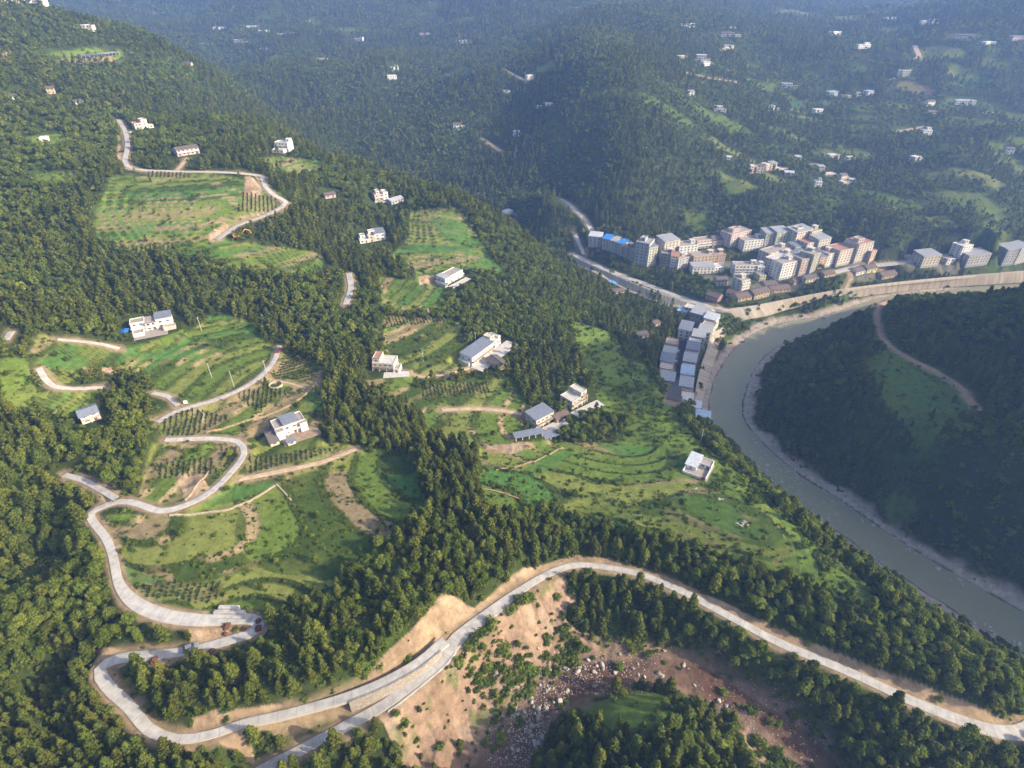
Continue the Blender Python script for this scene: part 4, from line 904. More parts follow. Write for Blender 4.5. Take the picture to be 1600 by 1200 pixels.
# ------------------------------------------------------------------ river
def water_material():
    m = bpy.data.materials.new('river_water'); t, b = nodes(m); L = t.links; geo = t.nodes.new('ShaderNodeNewGeometry')
    n1 = t.nodes.new('ShaderNodeTexNoise'); n1.inputs['Scale'].default_value = .42; n1.inputs['Detail'].default_value = 9; n1.inputs['Roughness'].default_value = .68; n1.inputs['Distortion'].default_value = .8; L.new(geo.outputs['Position'], n1.inputs['Vector'])
    n2 = t.nodes.new('ShaderNodeTexNoise'); n2.inputs['Scale'].default_value = .05; n2.inputs['Detail'].default_value = 3; L.new(geo.outputs['Position'], n2.inputs['Vector'])
    rp = t.nodes.new('ShaderNodeValToRGB'); rp.color_ramp.elements[0].color = (.20,.203,.128,1); rp.color_ramp.elements[1].color = (.26,.245,.15,1); L.new(n2.outputs[0], rp.inputs[0])
    at = t.nodes.new('ShaderNodeAttribute'); at.attribute_name = 'foam'; ml = t.nodes.new('ShaderNodeMath'); ml.operation = 'MULTIPLY'; cr = t.nodes.new('ShaderNodeMapRange'); cr.inputs[1].default_value = .55; cr.inputs[2].default_value = .70; L.new(n1.outputs[0], cr.inputs[0]); L.new(at.outputs['Fac'], ml.inputs[0]); L.new(cr.outputs[0], ml.inputs[1])
    mx = t.nodes.new('ShaderNodeMix'); mx.data_type = 'RGBA'; L.new(ml.outputs[0], mx.inputs[0]); L.new(rp.outputs[0], mx.inputs[6]); mx.inputs[7].default_value = (.6,.62,.6,1)
    L.new(mx.outputs[2], b.inputs['Base Color']); b.inputs['Roughness'].default_value = .45; b.inputs['Specular IOR Level'].default_value = .28
    bp = t.nodes.new('ShaderNodeBump'); bp.inputs['Distance'].default_value = .12; L.new(n1.outputs[0], bp.inputs['Height']); L.new(bp.outputs[0], b.inputs['Normal']); return m
low = (H < .5) & (dR < RHW + 6)
cel = low[:-1, :-1] | low[1:, :-1] | low[:-1, 1:] | low[1:, 1:]
fc = f.reshape(NT - 1, NR - 1, 4)[cel]; us, inv = np.unique(fc, return_inverse=True)
wv = np.stack([X.ravel()[us], Y.ravel()[us], np.zeros(len(us))], -1)
foam = np.zeros(len(us), np.float32)
for (u, vv, rad, k) in ((1205, 745, 20, 1.0), (1165, 712, 12, .5), (1250, 790, 14, .6), (1290, 810, 14, .5), (1230, 505, 14, .6), (1265, 500, 10, .5), (1350, 855, 16, .4)):
    c = on_plane(u, vv, 0); foam = np.maximum(foam, k * np.exp(-((wv[:, 0] - c[0]) ** 2 + (wv[:, 1] - c[1]) ** 2) / rad ** 2))
foam = np.maximum(foam, .8 * sstep(-2.5, 0, (dR - RHW).ravel()[us]) * (vnoise(wv[:, 0], wv[:, 1], 6, 99) > .55))
struct(put('river', fast_mesh('river', wv, inv.reshape(-1, 4)[:, ::-1], [water_material()], None, {'foam': ('FLOAT', 'POINT', foam)}, True)))

# ------------------------------------------------------------------ road surfaces
def road_material(name, c, joints, var=.2):
    m = bpy.data.materials.new(name); t, b = nodes(m); L = t.links; geo = t.nodes.new('ShaderNodeNewGeometry')
    n1 = t.nodes.new('ShaderNodeTexNoise'); n1.inputs['Scale'].default_value = .45; n1.inputs['Detail'].default_value = 7; L.new(geo.outputs['Position'], n1.inputs['Vector'])
    rp = t.nodes.new('ShaderNodeValToRGB'); rp.color_ramp.elements[0].position = .32; rp.color_ramp.elements[1].position = .68
    rp.color_ramp.elements[0].color = (*[x * (1 - var) for x in c], 1); rp.color_ramp.elements[1].color = (*[x * (1 + var * .4) for x in c], 1); L.new(n1.outputs[0], rp.inputs[0])
    s = t.nodes.new('ShaderNodeAttribute'); s.attribute_name = 'run'; e = t.nodes.new('ShaderNodeAttribute'); e.attribute_name = 'edge'
    md = t.nodes.new('ShaderNodeMath'); md.operation = 'FRACT'; dv = t.nodes.new('ShaderNodeMath'); dv.operation = 'MULTIPLY'; dv.inputs[1].default_value = .2; L.new(s.outputs['Fac'], dv.inputs[0]); L.new(dv.outputs[0], md.inputs[0])
    lt = t.nodes.new('ShaderNodeMath'); lt.operation = 'LESS_THAN'; lt.inputs[1].default_value = .05; L.new(md.outputs[0], lt.inputs[0]); jm = t.nodes.new('ShaderNodeMath'); jm.operation = 'MULTIPLY'; jm.inputs[1].default_value = joints; L.new(lt.outputs[0], jm.inputs[0])
    mx = t.nodes.new('ShaderNodeMix'); mx.data_type = 'RGBA'; L.new(jm.outputs[0], mx.inputs[0]); L.new(rp.outputs[0], mx.inputs[6]); mx.inputs[7].default_value = (c[0]*.55, c[1]*.53, c[2]*.5, 1)
    ed = t.nodes.new('ShaderNodeMath'); ed.operation = 'ADD'; L.new(e.outputs['Fac'], ed.inputs[0]); nm = t.nodes.new('ShaderNodeMapRange'); nm.inputs[3].default_value = -.45; nm.inputs[4].default_value = .3; L.new(n1.outputs[0], nm.inputs[0]); L.new(nm.outputs[0], ed.inputs[1])
    er = t.nodes.new('ShaderNodeMapRange'); er.inputs[1].default_value = .72; er.inputs[2].default_value = 1.0; er.inputs[4].default_value = .75; L.new(ed.outputs[0], er.inputs[0])
    m2 = t.nodes.new('ShaderNodeMix'); m2.data_type = 'RGBA'; L.new(er.outputs[0], m2.inputs[0]); L.new(mx.outputs[2], m2.inputs[6]); m2.inputs[7].default_value = (.38,.29,.19,1)
    L.new(m2.outputs[2], b.inputs['Base Color']); b.inputs['Roughness'].default_value = .85; b.inputs['Specular IOR Level'].default_value = .2; return m
RM = {'concrete': road_material('concrete_road', (.43,.415,.40), .5, .26), 'dirt': road_material('dirt_track', (.44,.34,.23), 0, .3), 'earth': road_material('earth_track', (.36,.22,.14), 0, .3), 'asphalt': road_material('asphalt_street', (.085,.085,.09), 0)}
def ribbon(name, P, wd, m, lift=.07, z=None):
    P = np.asarray(P); n_ = len(P); T = np.gradient(P[:, :2], axis=0); T /= np.linalg.norm(T, axis=1)[:, None] + 1e-9; N = np.stack([-T[:, 1], T[:, 0]], -1)
    run = np.concatenate([[0], np.cumsum(np.hypot(*np.diff(P[:, :2], axis=0).T))]); cs = np.array([-1, -1, -.85, -.4, 0, .4, .85, 1, 1]); V = []; rn = []; eg = []
    if isinstance(wd, list): wd = np.interp(run / run[-1], [k for k, _ in wd], [w_ for _, w_ in wd])
    for k, c in enumerate(cs):
        hw = wd / 2 * (1 + .06 * (vnoise(run, run * 0, 9, 3 + (c > 0)) - .5)); xy = P[:, :2] + N * (c * hw)[:, None]; zz = P[:, 2] + lift - (1.0 if k in (0, 8) else .02 * abs(c))
        V.append(np.c_[xy, zz]); rn.append(run); eg.append(np.full(n_, abs(c)))
    V = np.concatenate(V); k = len(cs); i = np.arange(k - 1)[:, None] * n_; j = np.arange(n_ - 1)[None, :]; a = (i + j).ravel()
    return put(name, fast_mesh(name, V, np.stack([a, a + 1, a + n_ + 1, a + n_], -1)[:, ::-1], [m], None, {'run': ('FLOAT', 'POINT', np.concatenate(rn).astype(np.float32)), 'edge': ('FLOAT', 'POINT', np.concatenate(eg).astype(np.float32))}, False))
for i, (nm, wd, kd, P) in enumerate(road_lines):
    struct(ribbon(nm, P, wd, RM[kd], .07 + .012 * (i % 9)))
for c, an, q4, mc in YARDS:
    b = MB(); p = to_world((0, 0), an, q4)
    if q4[0][1] > q4[2][1]: p = p[::-1]
    b.prism(p, -.8, .12, roof_mat(mc) if mc != 'browntile' else mat('packed_earth', (.30,.225,.16), .9)); o = b.build('courtyard'); o.location = (c[0], c[1], c[2]); struct(o)

# ------------------------------------------------------------------ walls that hold road, river bank and ravine edge
def wall_material():
    m = bpy.data.materials.new('stone_wall'); t, b = nodes(m); L = t.links; geo = t.nodes.new('ShaderNodeNewGeometry'); mp = t.nodes.new('ShaderNodeMapping'); mp.inputs['Scale'].default_value = (1, 1, 2.2); L.new(geo.outputs['Position'], mp.inputs[0])
    vo = t.nodes.new('ShaderNodeTexVoronoi'); vo.inputs['Scale'].default_value = 1.1; L.new(mp.outputs[0], vo.inputs['Vector']); vd = t.nodes.new('ShaderNodeTexVoronoi'); vd.feature = 'DISTANCE_TO_EDGE'; vd.inputs['Scale'].default_value = 1.1; L.new(mp.outputs[0], vd.inputs['Vector'])
    rp = t.nodes.new('ShaderNodeValToRGB'); rp.color_ramp.elements[0].color = (.25,.21,.17,1); rp.color_ramp.elements[1].color = (.42,.37,.30,1); L.new(vo.outputs['Color'], rp.inputs[0])
    lt = t.nodes.new('ShaderNodeMath'); lt.operation = 'LESS_THAN'; lt.inputs[1].default_value = .05; L.new(vd.outputs['Distance'], lt.inputs[0])
    mx = t.nodes.new('ShaderNodeMix'); mx.data_type = 'RGBA'; L.new(lt.outputs[0], mx.inputs[0]); L.new(rp.outputs[0], mx.inputs[6]); mx.inputs[7].default_value = (.2,.17,.14,1); L.new(mx.outputs[2], b.inputs['Base Color']); b.inputs['Roughness'].default_value = .9; return m
SW = wall_material()
def line_wall(name, P, top, bot, th_, m, cap=None):
    """wall along P; top and bottom heights per point"""
    P = np.asarray(P); n_ = len(P); T = np.gradient(P[:, :2], axis=0); T /= np.linalg.norm(T, axis=1)[:, None] + 1e-9; N = np.stack([-T[:, 1], T[:, 0]], -1)
    A_ = P[:, :2] + N * th_ / 2; B_ = P[:, :2] - N * th_ / 2; V = np.concatenate([np.c_[A_, bot], np.c_[A_, top], np.c_[B_, top], np.c_[B_, bot]])
    F_ = []
    for k in range(4):
        for j in range(n_ - 1): F_.append((k*n_+j, k*n_+j+1, ((k+1)%4)*n_+j+1, ((k+1)%4)*n_+j))
    F_ += [(0, n_, 2*n_, 3*n_), (n_-1, 4*n_-1, 3*n_-1, 2*n_-1)]
    me_ = bpy.data.meshes.new(name); me_.from_pydata([tuple(x) for x in V], [], F_); me_.materials.append(m); me_.update(); return put(name, me_)
# between the two levels of the forked road
def offset_line(P, d):
    T = np.gradient(P[:, :2], axis=0); T /= np.linalg.norm(T, axis=1)[:, None]; Q = P.copy(); Q[:, :2] += np.stack([-T[:, 1], T[:, 0]], -1) * d; return Q
up = road_lines[1][3]; L_ = np.array([project(*p)[:2] for p in up]); sel = (L_[:, 0] > 532) & (L_[:, 0] < 690) & (L_[:, 1] > 1000); seg = offset_line(up[sel], 0); 
seg = offset_line(seg, 1.7)
dm = np.array([np.min(np.hypot(main[:, 0] - p[0], main[:, 1] - p[1])) for p in seg]); zm = np.array([main[np.argmin(np.hypot(main[:, 0] - p[0], main[:, 1] - p[1])), 2] for p in seg])
if len(seg) > 3:
    top = up[sel][:, 2] + .35; bot = np.minimum(zm - .8, top - 1.2)
    tag(line_wall('retaining_wall', seg, top, bot, .55, SW), 'pale stone retaining wall between the upper and the lower road at the fork', 'wall')
P = main; uv = np.array([project(*p)[:2] for p in P])
def guard(u0, u1, side, label, h=.55, dep=2.6, off=2.05):
    s_ = (uv[:, 0] > u0) & (uv[:, 0] < u1); sg = offset_line(P[s_], side * off); z = P[s_][:, 2]
    tag(line_wall('parapet_wall', sg, z + h, z - dep, .45, mat('concrete_wall', (.46,.43,.39), .85, .25, .8, streak=True)), label, 'wall')
guard(590, 705, -1, 'low concrete edge wall holding the lower road above the ravine', .2, 3.2, 2.4); guard(752, 790, -1, 'short pale concrete abutment under the road at the top of the ravine bank', .1, 3.5, 2.0)
# terraced concrete steps above the hairpin turning place
def steps():
    c, W, an = frame_of((326, 968), (392, 968)); b = MB(); m = mat('concrete_step', (.45,.43,.41), .85, .3, .7)
    for k in range(3): b.box(-W/2 + k*1.2, W/2 - k*2.2, 1.2*k, 1.2*k + 1.2, -2, .7*(k+1), m)
    o = b.build('retaining_wall'); o.location = (c[0], c[1], c[2]); o.rotation_euler = (0, 0, an); tag(o, 'stepped concrete wall behind the wide hairpin turning place', 'wall')
steps()
def field_wall(px, label, h=.5, w_=.5, m=None):
    P_ = smooth_line(np.array([cast(a, b) for a, b in px]), 2.0); z = sample(H, P_[:, 0], P_[:, 1]); tag(line_wall('field_wall', P_, z + h, z - .8, w_, m or mat('dry_stone', (.40,.33,.24), .9, .35, 1.2)), label, 'wall')
field_wall([(265,806),(320,802),(360,796),(400,778),(430,759)], 'low pale stone wall below the curved road, edging the bright crop strips', .5, .7)
field_wall([(289,782),(305,762),(328,735)], 'short straight stone wall across the grass inside the road loop', .4, .5)
field_wall([(432,757),(455,782)], 'short stone wall running down from the end of the pale strip wall', .4, .6)
field_wall([(316,660),(319,648),(311,640)], 'tiny stone wall on the terraces just below the road fork', .5, .5)
field_wall([(322,676),(400,655),(440,640),(470,622),(495,598)], 'long earth bank edging the brown terraces below the water tank', .4, .9, mat('earth_bank', (.36,.26,.15), .95, .35, 1))
field_wall([(745,760),(775,768),(815,782)], 'low earth bank beside the small pond-like plots near the dark wood', .4, .6, mat('earth_bank', (.36,.26,.15), .95, .35, 1))
field_wall([(880,700),(830,722),(775,735)], 'curved grassy earth bank below the orange soil strip', .4, .5, mat('earth_bank', (.36,.26,.15), .95, .35, 1))
def bank_material():
    m = bpy.data.materials.new('river_wall'); t, b = nodes(m); L = t.links; s = t.nodes.new('ShaderNodeAttribute'); s.attribute_name = 'run'; h_ = t.nodes.new('ShaderNodeAttribute'); h_.attribute_name = 'drop'
    cx = t.nodes.new('ShaderNodeCombineXYZ'); ml = t.nodes.new('ShaderNodeMath'); ml.operation = 'MULTIPLY'; ml.inputs[1].default_value = .09; L.new(h_.outputs['Fac'], ml.inputs[0]); L.new(s.outputs['Fac'], cx.inputs[0]); L.new(ml.outputs[0], cx.inputs[1])
    n1 = t.nodes.new('ShaderNodeTexNoise'); n1.inputs['Scale'].default_value = .33; n1.inputs['Detail'].default_value = 6; n1.inputs['Roughness'].default_value = .65; L.new(cx.outputs[0], n1.inputs['Vector'])
    rp = t.nodes.new('ShaderNodeValToRGB'); rp.color_ramp.elements[0].position = .33; rp.color_ramp.elements[1].position = .66; rp.color_ramp.elements[0].color = (.24,.20,.16,1); rp.color_ramp.elements[1].color = (.47,.41,.33,1); L.new(n1.outputs[0], rp.inputs[0]); L.new(rp.outputs[0], b.inputs['Base Color']); b.inputs['Roughness'].default_value = .9; return m
BM = bank_material()
def embankment(tops, bots, zt, zb, label):
    """sloping river wall between a top edge and a foot edge"""
    a = smooth_line(np.array([on_plane(u, v, zt) for u, v in tops]), 3); b = smooth_line(np.array([on_plane(u, v, zb) for u, v in bots]), 3)
    n_ = 160; ra = lambda P_: np.stack([np.interp(np.linspace(0, 1, n_), np.linspace(0, 1, len(P_)), P_[:, k]) for k in range(3)], -1); a = ra(a); b = ra(b); rows = 10; V = []; dr = []
    run = np.concatenate([[0], np.cumsum(np.hypot(*np.diff(a[:, :2], axis=0).T))])
    for k in range(rows + 1):
        t_ = k / rows; p = a * (1 - t_) + b * t_; p[:, 2] = np.maximum(p[:, 2], sample(H, p[:, 0], p[:, 1])) + .35; V.append(p); dr.append(np.full(n_, t_ * np.mean(np.linalg.norm(a - b, axis=1))))
    e = V[0].copy(); d_ = (a - b)[:, :2]; d_ /= np.linalg.norm(d_, axis=1)[:, None]; e[:, :2] += d_ * 1.2; V = [e] + V; dr = [dr[0]] + dr
    lo0 = V[0].copy(); lo0[:, 2] -= 3; lo1 = V[-1].copy(); lo1[:, 2] -= 3; V = [lo0] + V + [lo1]; dr = [dr[0]] + dr + [dr[-1]]; k = len(V); V = np.concatenate(V)
    i = np.arange(k - 1)[:, None] * n_; j = np.arange(n_ - 1)[None, :]; q_ = (i + j).ravel()
    o = put('river_wall', fast_mesh('river_wall', V, np.stack([q_, q_ + n_, q_ + n_ + 1, q_ + 1], -1), [BM], None, {'run': ('FLOAT', 'POINT', np.tile(run, k).astype(np.float32)), 'drop': ('FLOAT', 'POINT', np.concatenate(dr).astype(np.float32))}))
    return tag(o, label, 'river wall')
EMB = [([(1127,486),(1150,482),(1180,478),(1250,464),(1330,450),(1450,436),(1600,424),(1660,419)], [(1134,497),(1160,499),(1195,493),(1240,479),(1330,462),(1450,447),(1600,437),(1660,432)], 9.5*S, 3.5*S, 'long sunlit sloping river wall below the town'),
 ([(895,401),(950,426),(1010,451),(1075,473),(1127,489)], [(905,424),(955,449),(1010,474),(1070,497),(1120,502)], 10*S, 3.5*S, 'grey shaded sloping wall along the side valley left of the town'),
 ([(1128,512),(1112,530),(1104,550),(1094,580),(1088,610),(1084,640)], [(1139,517),(1128,535),(1118,560),(1108,590),(1100,620),(1094,648)], 6.5*S, 1.5*S, 'sloping concrete wall between the street houses and the river')]
for a in EMB: embankment(*a)
realise()

# ------------------------------------------------------------------ vegetation
def leaf_material(name, dark, light, warm):
    m = bpy.data.materials.new(name); t = m.node_tree if m.use_nodes else None; m.use_nodes = True; t = m.node_tree; L = t.links; t.nodes.clear()
    out = t.nodes.new('ShaderNodeOutputMaterial'); at = t.nodes.new('ShaderNodeAttribute'); at.attribute_name = 'leaf'; oi = t.nodes.new('ShaderNodeObjectInfo')
    a = t.nodes.new('ShaderNodeMix'); a.data_type = 'RGBA'; a.inputs[6].default_value = (*dark, 1); a.inputs[7].default_value = (*light, 1); L.new(at.outputs['Fac'], a.inputs[0])
    p = t.nodes.new('ShaderNodeMath'); p.operation = 'POWER'; p.inputs[1].default_value = 2.2; L.new(oi.outputs['Random'], p.inputs[0])
    b = t.nodes.new('ShaderNodeMix'); b.data_type = 'RGBA'; L.new(p.outputs[0], b.inputs[0]); L.new(a.outputs[2], b.inputs[6]); b.inputs[7].default_value = (*warm, 1)
    hs = t.nodes.new('ShaderNodeHueSaturation'); mr = t.nodes.new('ShaderNodeMapRange'); mr.inputs[3].default_value = .72; mr.inputs[4].default_value = 1.3
    wn = t.nodes.new('ShaderNodeTexWhiteNoise'); wn.noise_dimensions = '1D'; L.new(oi.outputs['Random'], wn.inputs['W']); L.new(wn.outputs['Value'], mr.inputs[0]); L.new(mr.outputs[0], hs.inputs['Value']); L.new(b.outputs[2], hs.inputs['Color'])
    d = t.nodes.new('ShaderNodeBsdfDiffuse'); tr = t.nodes.new('ShaderNodeBsdfTranslucent'); L.new(hs.outputs[0], d.inputs[0]); L.new(hs.outputs[0], tr.inputs[0])
    mx = t.nodes.new('ShaderNodeMixShader'); mx.inputs[0].default_value = .36; L.new(d.outputs[0], mx.inputs[1]); L.new(tr.outputs[0], mx.inputs[2]); L.new(mx.outputs[0], out.inputs[0]); return m
LM = {'conifer': leaf_material('conifer_leaves', (.078,.106,.022), (.158,.196,.036), (.190,.205,.038)),
      'broadleaf': leaf_material('broadleaf_leaves', (.088,.128,.023), (.174,.226,.037), (.208,.234,.042)),
      'bush': leaf_material('bush_leaves', (.074,.120,.021), (.155,.218,.036), (.195,.228,.045)),
      'crop': leaf_material('crop_leaves', (.024,.056,.020), (.055,.100,.030), (.060,.105,.030))}
BARK = mat('bark', (.09,.068,.05), .9, .3, 3)
def leaf_cloud(lobes, per, size, rs, flat=.55):
    """lobes: (x,y,z,r,tone). Leaf clumps spread through each lobe, thicker at its skin"""
    lb = np.repeat(np.array(lobes, float), per, 0); n_ = len(lb); d = rs.normal(size=(n_, 3)); d /= np.linalg.norm(d, axis=1)[:, None]
    rad = lb[:, 3] * rs.random(n_) ** .45; c = lb[:, :3] + d * rad[:, None] * np.array([1, 1, .85])
    nr = d * .9 + rs.normal(size=(n_, 3)) * .55 + np.array([0, 0, .35]); nr /= np.linalg.norm(nr, axis=1)[:, None]
    u = np.cross(nr, rs.normal(size=(n_, 3))); u /= np.linalg.norm(u, axis=1)[:, None]; w_ = np.cross(nr, u); s = size * (.6 + .8 * rs.random(n_))
    a = u * s[:, None]; b = w_ * (s * flat)[:, None]; k = nr * (s * .18)[:, None]
    V = np.stack([c - a, c + b * .9 + k, c + a * 1.1, c - b + k], 1).reshape(-1, 3); Fq = np.arange(n_ * 4).reshape(-1, 4)
    tone = np.clip(lb[:, 4] + rs.normal(size=n_) * .2, 0, 1); return V, Fq, np.repeat(tone, 4).astype(np.float32)
def crown_shape(kind, seed, detail):
    rs = np.random.default_rng(seed); lobes = []
    if kind == 'conifer':
        h = 10.2; n_ = {2: 30, 1: 14, 0: 7}[detail]; ph = rs.random() * 6
        for i in range(n_):
            f_ = (i + .4) / n_; z = 1.1 + f_ * (h - 2.0); R_ = 1.5 * (1 - f_ ** 1.6) ** .8 * (.75 + .5 * rs.random()) + .12; a = ph + i * 2.4
            rl = (.92 - .35 * f_) * (.75 + .5 * rs.random()); lobes.append((math.cos(a) * R_, math.sin(a) * R_, z, rl, .25 + .5 * rs.random()))
        for i in range(3): lobes.append((0, 0, h * (.55 + .16 * i), .55 - .12 * i, .45))
    elif kind == 'broadleaf':
        n_ = {2: 28, 1: 13, 0: 6}[detail]; lean = rs.normal(size=2) * .3
        for i in range(n_):
            d = rs.normal(size=3); d /= np.linalg.norm(d); d[2] = abs(d[2]) * 1.15 - .3; q_ = .72 + .4 * rs.random()
            lobes.append((d[0] * 2.0 * q_ + lean[0] * d[2], d[1] * 2.0 * q_ + lean[1] * d[2], 4.4 + d[2] * 2.5 * q_, .75 + .55 * rs.random(), .2 + .6 * rs.random()))
    elif kind == 'bush':
        for i in range({2: 9, 1: 5, 0: 3}[detail]):
            a = rs.random() * 6.3; q_ = rs.random() ** .5 * .75; lobes.append((math.cos(a) * q_, math.sin(a) * q_, .35 + .5 * rs.random(), .38 + .25 * rs.random(), .2 + .6 * rs.random()))
    else:
        for i in range(2): lobes.append((rs.normal() * .08, rs.normal() * .08, .35 + .3 * i, .32, .3 + .4 * rs.random()))
    per, size = {('conifer', 2): (38, .40), ('conifer', 1): (22, .58), ('conifer', 0): (13, .95), ('broadleaf', 2): (42, .40), ('broadleaf', 1): (24, .60), ('broadleaf', 0): (16, 1.0),
                 ('bush', 2): (26, .22), ('bush', 1): (14, .30), ('bush', 0): (9, .42), ('crop', 0): (9, .26)}[(kind, detail)]
    return leaf_cloud(lobes, per, size, rs)
def trunk_shape(kind, seed, rs=None):
    rs = np.random.default_rng(seed); b = MB(); h = 7.8 if kind == 'conifer' else 3.4; b.tube((0,0,-.6),(0,0,h*.5),.19,.13,BARK,6); b.tube((0,0,h*.5),(.05,0,h),.13,.05,BARK,6)
    for i in range(5):
        a = i * 2.4 + rs.random(); z = h * (.35 + .12 * i); r_ = (1.2 if kind == 'conifer' else 1.7) * (1 - .1 * i); b.tube((0,0,z),(math.cos(a)*r_,math.sin(a)*r_,z+(.25 if kind=='conifer' else 1.3)),.07,.025,BARK,5)
    return b
KINDS = ('conifer', 'broadleaf', 'bush')
CROWN = {}; TRUNK = {}; STUFF = {}
for kd in KINDS + ('crop',):
    for det in (2, 1, 0):
        if kd == 'crop' and det: continue
        for s in range(4 if det else 5):
            V, Fq, tn = crown_shape(kd, 100 + s * 7 + det, det)
            CROWN[kd, det, s] = fast_mesh('crown', V, Fq, [LM[kd]], None, {'leaf': ('FLOAT', 'POINT', tn)})
for kd in ('conifer', 'broadleaf'):
    for s in range(4): TRUNK[kd, s] = trunk_shape(kd, 40 + s).mesh('trunk')
V, Fq = MB(), None
for i in range(3):
    a = i * 2.1; V.tube((0,0,-.2),(math.cos(a)*.35,math.sin(a)*.35,.6),.035,.015,BARK,5)
STEM = V.mesh('stem')

# where trees stand: jittered rows at a spacing that grows with distance
def rows(spacing, r0, r1, jit=.5):
    px_, py_ = [], []; r = r0
    while r < r1:
        s = spacing(r); dt = s / r; a = np.arange(-R(64), R(64), dt); a = a + rng.random() * dt + (rng.random(len(a)) - .5) * dt * 2 * jit; q_ = r + (rng.random(len(a)) - .5) * s * 2 * jit
        px_.append(q_ * np.sin(a)); py_.append(q_ * np.cos(a)); r += s * .93
    return np.concatenate(px_), np.concatenate(py_)
angv = (H - HC) / RR; VIS = (((H + 7 - HC) / RR) >= np.maximum.accumulate(angv, 1) - .002)
def keep_view(x, y, m=160):
    u, v_, t_ = project(x, y, sample(H, x, y) + 3); ok = (u > -m) & (u < 1600 + m) & (v_ > -m) & (v_ < 1200 + m * 1.4) & (t_ > 10)
    return ok & ((np.hypot(x, y) < 900) | (sample(VIS.astype(np.float32), x, y) > .2))
x, y = rows(lambda r: np.interp(r, [0, 260, 500, 1000, 2000, 3400], [2.35, 2.5, 3.5, 5.4, 8.5, 13]), 52, 3300)
ok = keep_view(x, y); x, y = x[ok], y[ok]
wd_ = sample(wood.astype(np.float32), x, y); dens = np.clip(wd_, 0, 1) * (.62 + .38 * sstep(-.38, -.12, fbm(x, y, 30, 201, 3)))
r_ = np.hypot(x, y); fieldp = sample(field.astype(np.float32), x, y)
rvp = sample(rvm.astype(np.float32), x, y)
stray = (fieldp > .4) * np.where(r_ > 480, .16, .035) * (1 + 2.2 * (fbm(x, y, 22, 203, 3) > .22)); dens = np.maximum(dens * (1 - .55 * rvp), stray * (sample(roadness, x, y) > 2) * (1 - sample(padm.astype(np.float32), x, y)))
dens *= (sample(roadness, x, y) > 1.3)
for c, an, q4, mc in YARDS: dens *= ~in_poly(np.array(to_world(c, an, q4)), x, y)
dens *= np.where((r_ > 230) & (sample(roadness, x, y) < 3.2), .25, 1)
# trees that would stand in front of a road or a yard along the slope have been felled
z0_ = sample(H, x, y); top_ = (z0_ + np.where(r_ > 250, 6.5, 5.0) - HC) / r_; fr_ = np.zeros(len(x))
emb_m = np.zeros(X.shape, np.float32)
for tp_, bt2_, zt_, zb_, _l in EMB[:2]: emb_m = np.maximum(emb_m, in_poly(np.array([on_plane(a, b, zt_) for a, b in tp_] + [on_plane(a, b, zb_) for a, b in bt2_[::-1]])).astype(np.float32))
for k in range(1, 13):
    q_ = (r_ + k * (3.0 if k < 8 else 6.0)) / r_; hq = sample(H, x * q_, y * q_); hid = top_ > (hq - HC) / (r_ * q_)
    fr_ = np.maximum(fr_, hid * np.where(sample(roadness, x * q_, y * q_) < .3, .93, np.where(sample(padm.astype(np.float32), x * q_, y * q_) > .5, .7, np.where(sample(emb_m, x * q_, y * q_) > .5, .85, 0))))
dens *= 1 - fr_ * (r_ < 620)
tk = rng.random(len(x)) < dens; x, y, r_ = x[tk], y[tk], r_[tk]; fieldp = fieldp[tk]; rvp = rvp[tk]
z = sample(H, x, y); mixn = fbm(x, y, 55, 205, 3) + (rng.random(len(x)) - .5) * .55
u_, v_, t_ = project(x, y, z)
lush = ((np.hypot((u_ - 150) / 75, (v_ - 700) / 45) < 1) | (np.hypot((u_ - 640) / 40, (v_ - 560) / 30) < 1) | (np.hypot((u_ - 930) / 90, (v_ - 680) / 30) < 1))
right_ = (u_ > 1050) & (v_ > 800)
kind = np.where((mixn > .0 - .2 * right_) | lush | ((fieldp > .4) & (rng.random(len(x)) < .6)), 1, 0)
size = (.36 + .56 * rng.random(len(x)) ** 1.7) * np.where(kind == 1, .95, 1.02) * np.interp(r_, [0, 500, 1500, 3400], [1, 1.08, 1.5, 2.1]) * np.where(fieldp > .4, .62, 1) * np.where(rvp > .4, .6, 1)
slope_sc = ((u_ > 1000) & (v_ > 560) & (v_ < 900) & (u_ < 1320)); size = np.where(slope_sc & (fieldp > .2), size * .7, size)
# bushes and scrub fill fields, banks and wood edges
bx, by = rows(lambda r: np.interp(r, [0, 200, 400, 600], [1.05, 1.35, 2.6, 4.0]), 52, 620)
ok = keep_view(bx, by, 60); bx, by = bx[ok], by[ok]
bf = sample(field.astype(np.float32), bx, by); be = sample(earth.astype(np.float32), bx, by); brv = sample(rvm.astype(np.float32), bx, by); bt = sample(tm.astype(np.float32), bx, by); bris = sample(riser.astype(np.float32), bx, by)
clus = fbm(bx, by, 14, 211, 3); clus2 = fbm(bx, by, 5, 212, 2)
bd = .15 + .42 * sstep(.05, .35, clus) * bf + .07 * (clus2 > .1) + bris * .45; bd = np.where(bt > .5, .11 + .22 * sstep(.05, .35, clus) + .5 * bris, bd); bd = bd * (1 - .9 * be) * (1 - .55 * brv) + brv * .55 * (fbm(bx, by, 9, 213, 3) > .07)
bd = np.where((bx > 45) & (brv > .3), np.maximum(bd, .3 * (clus2 > -.05)), bd); bd = np.where((sample(dS.astype(np.float32), bx, by) < 5.5), .02, bd); bd = np.where(sample(dR.astype(np.float32), bx, by) < 13.0, .0, bd)
bd = np.maximum(bd, sample(wood.astype(np.float32), bx, by) * .42 * (np.hypot(bx, by) < 420))
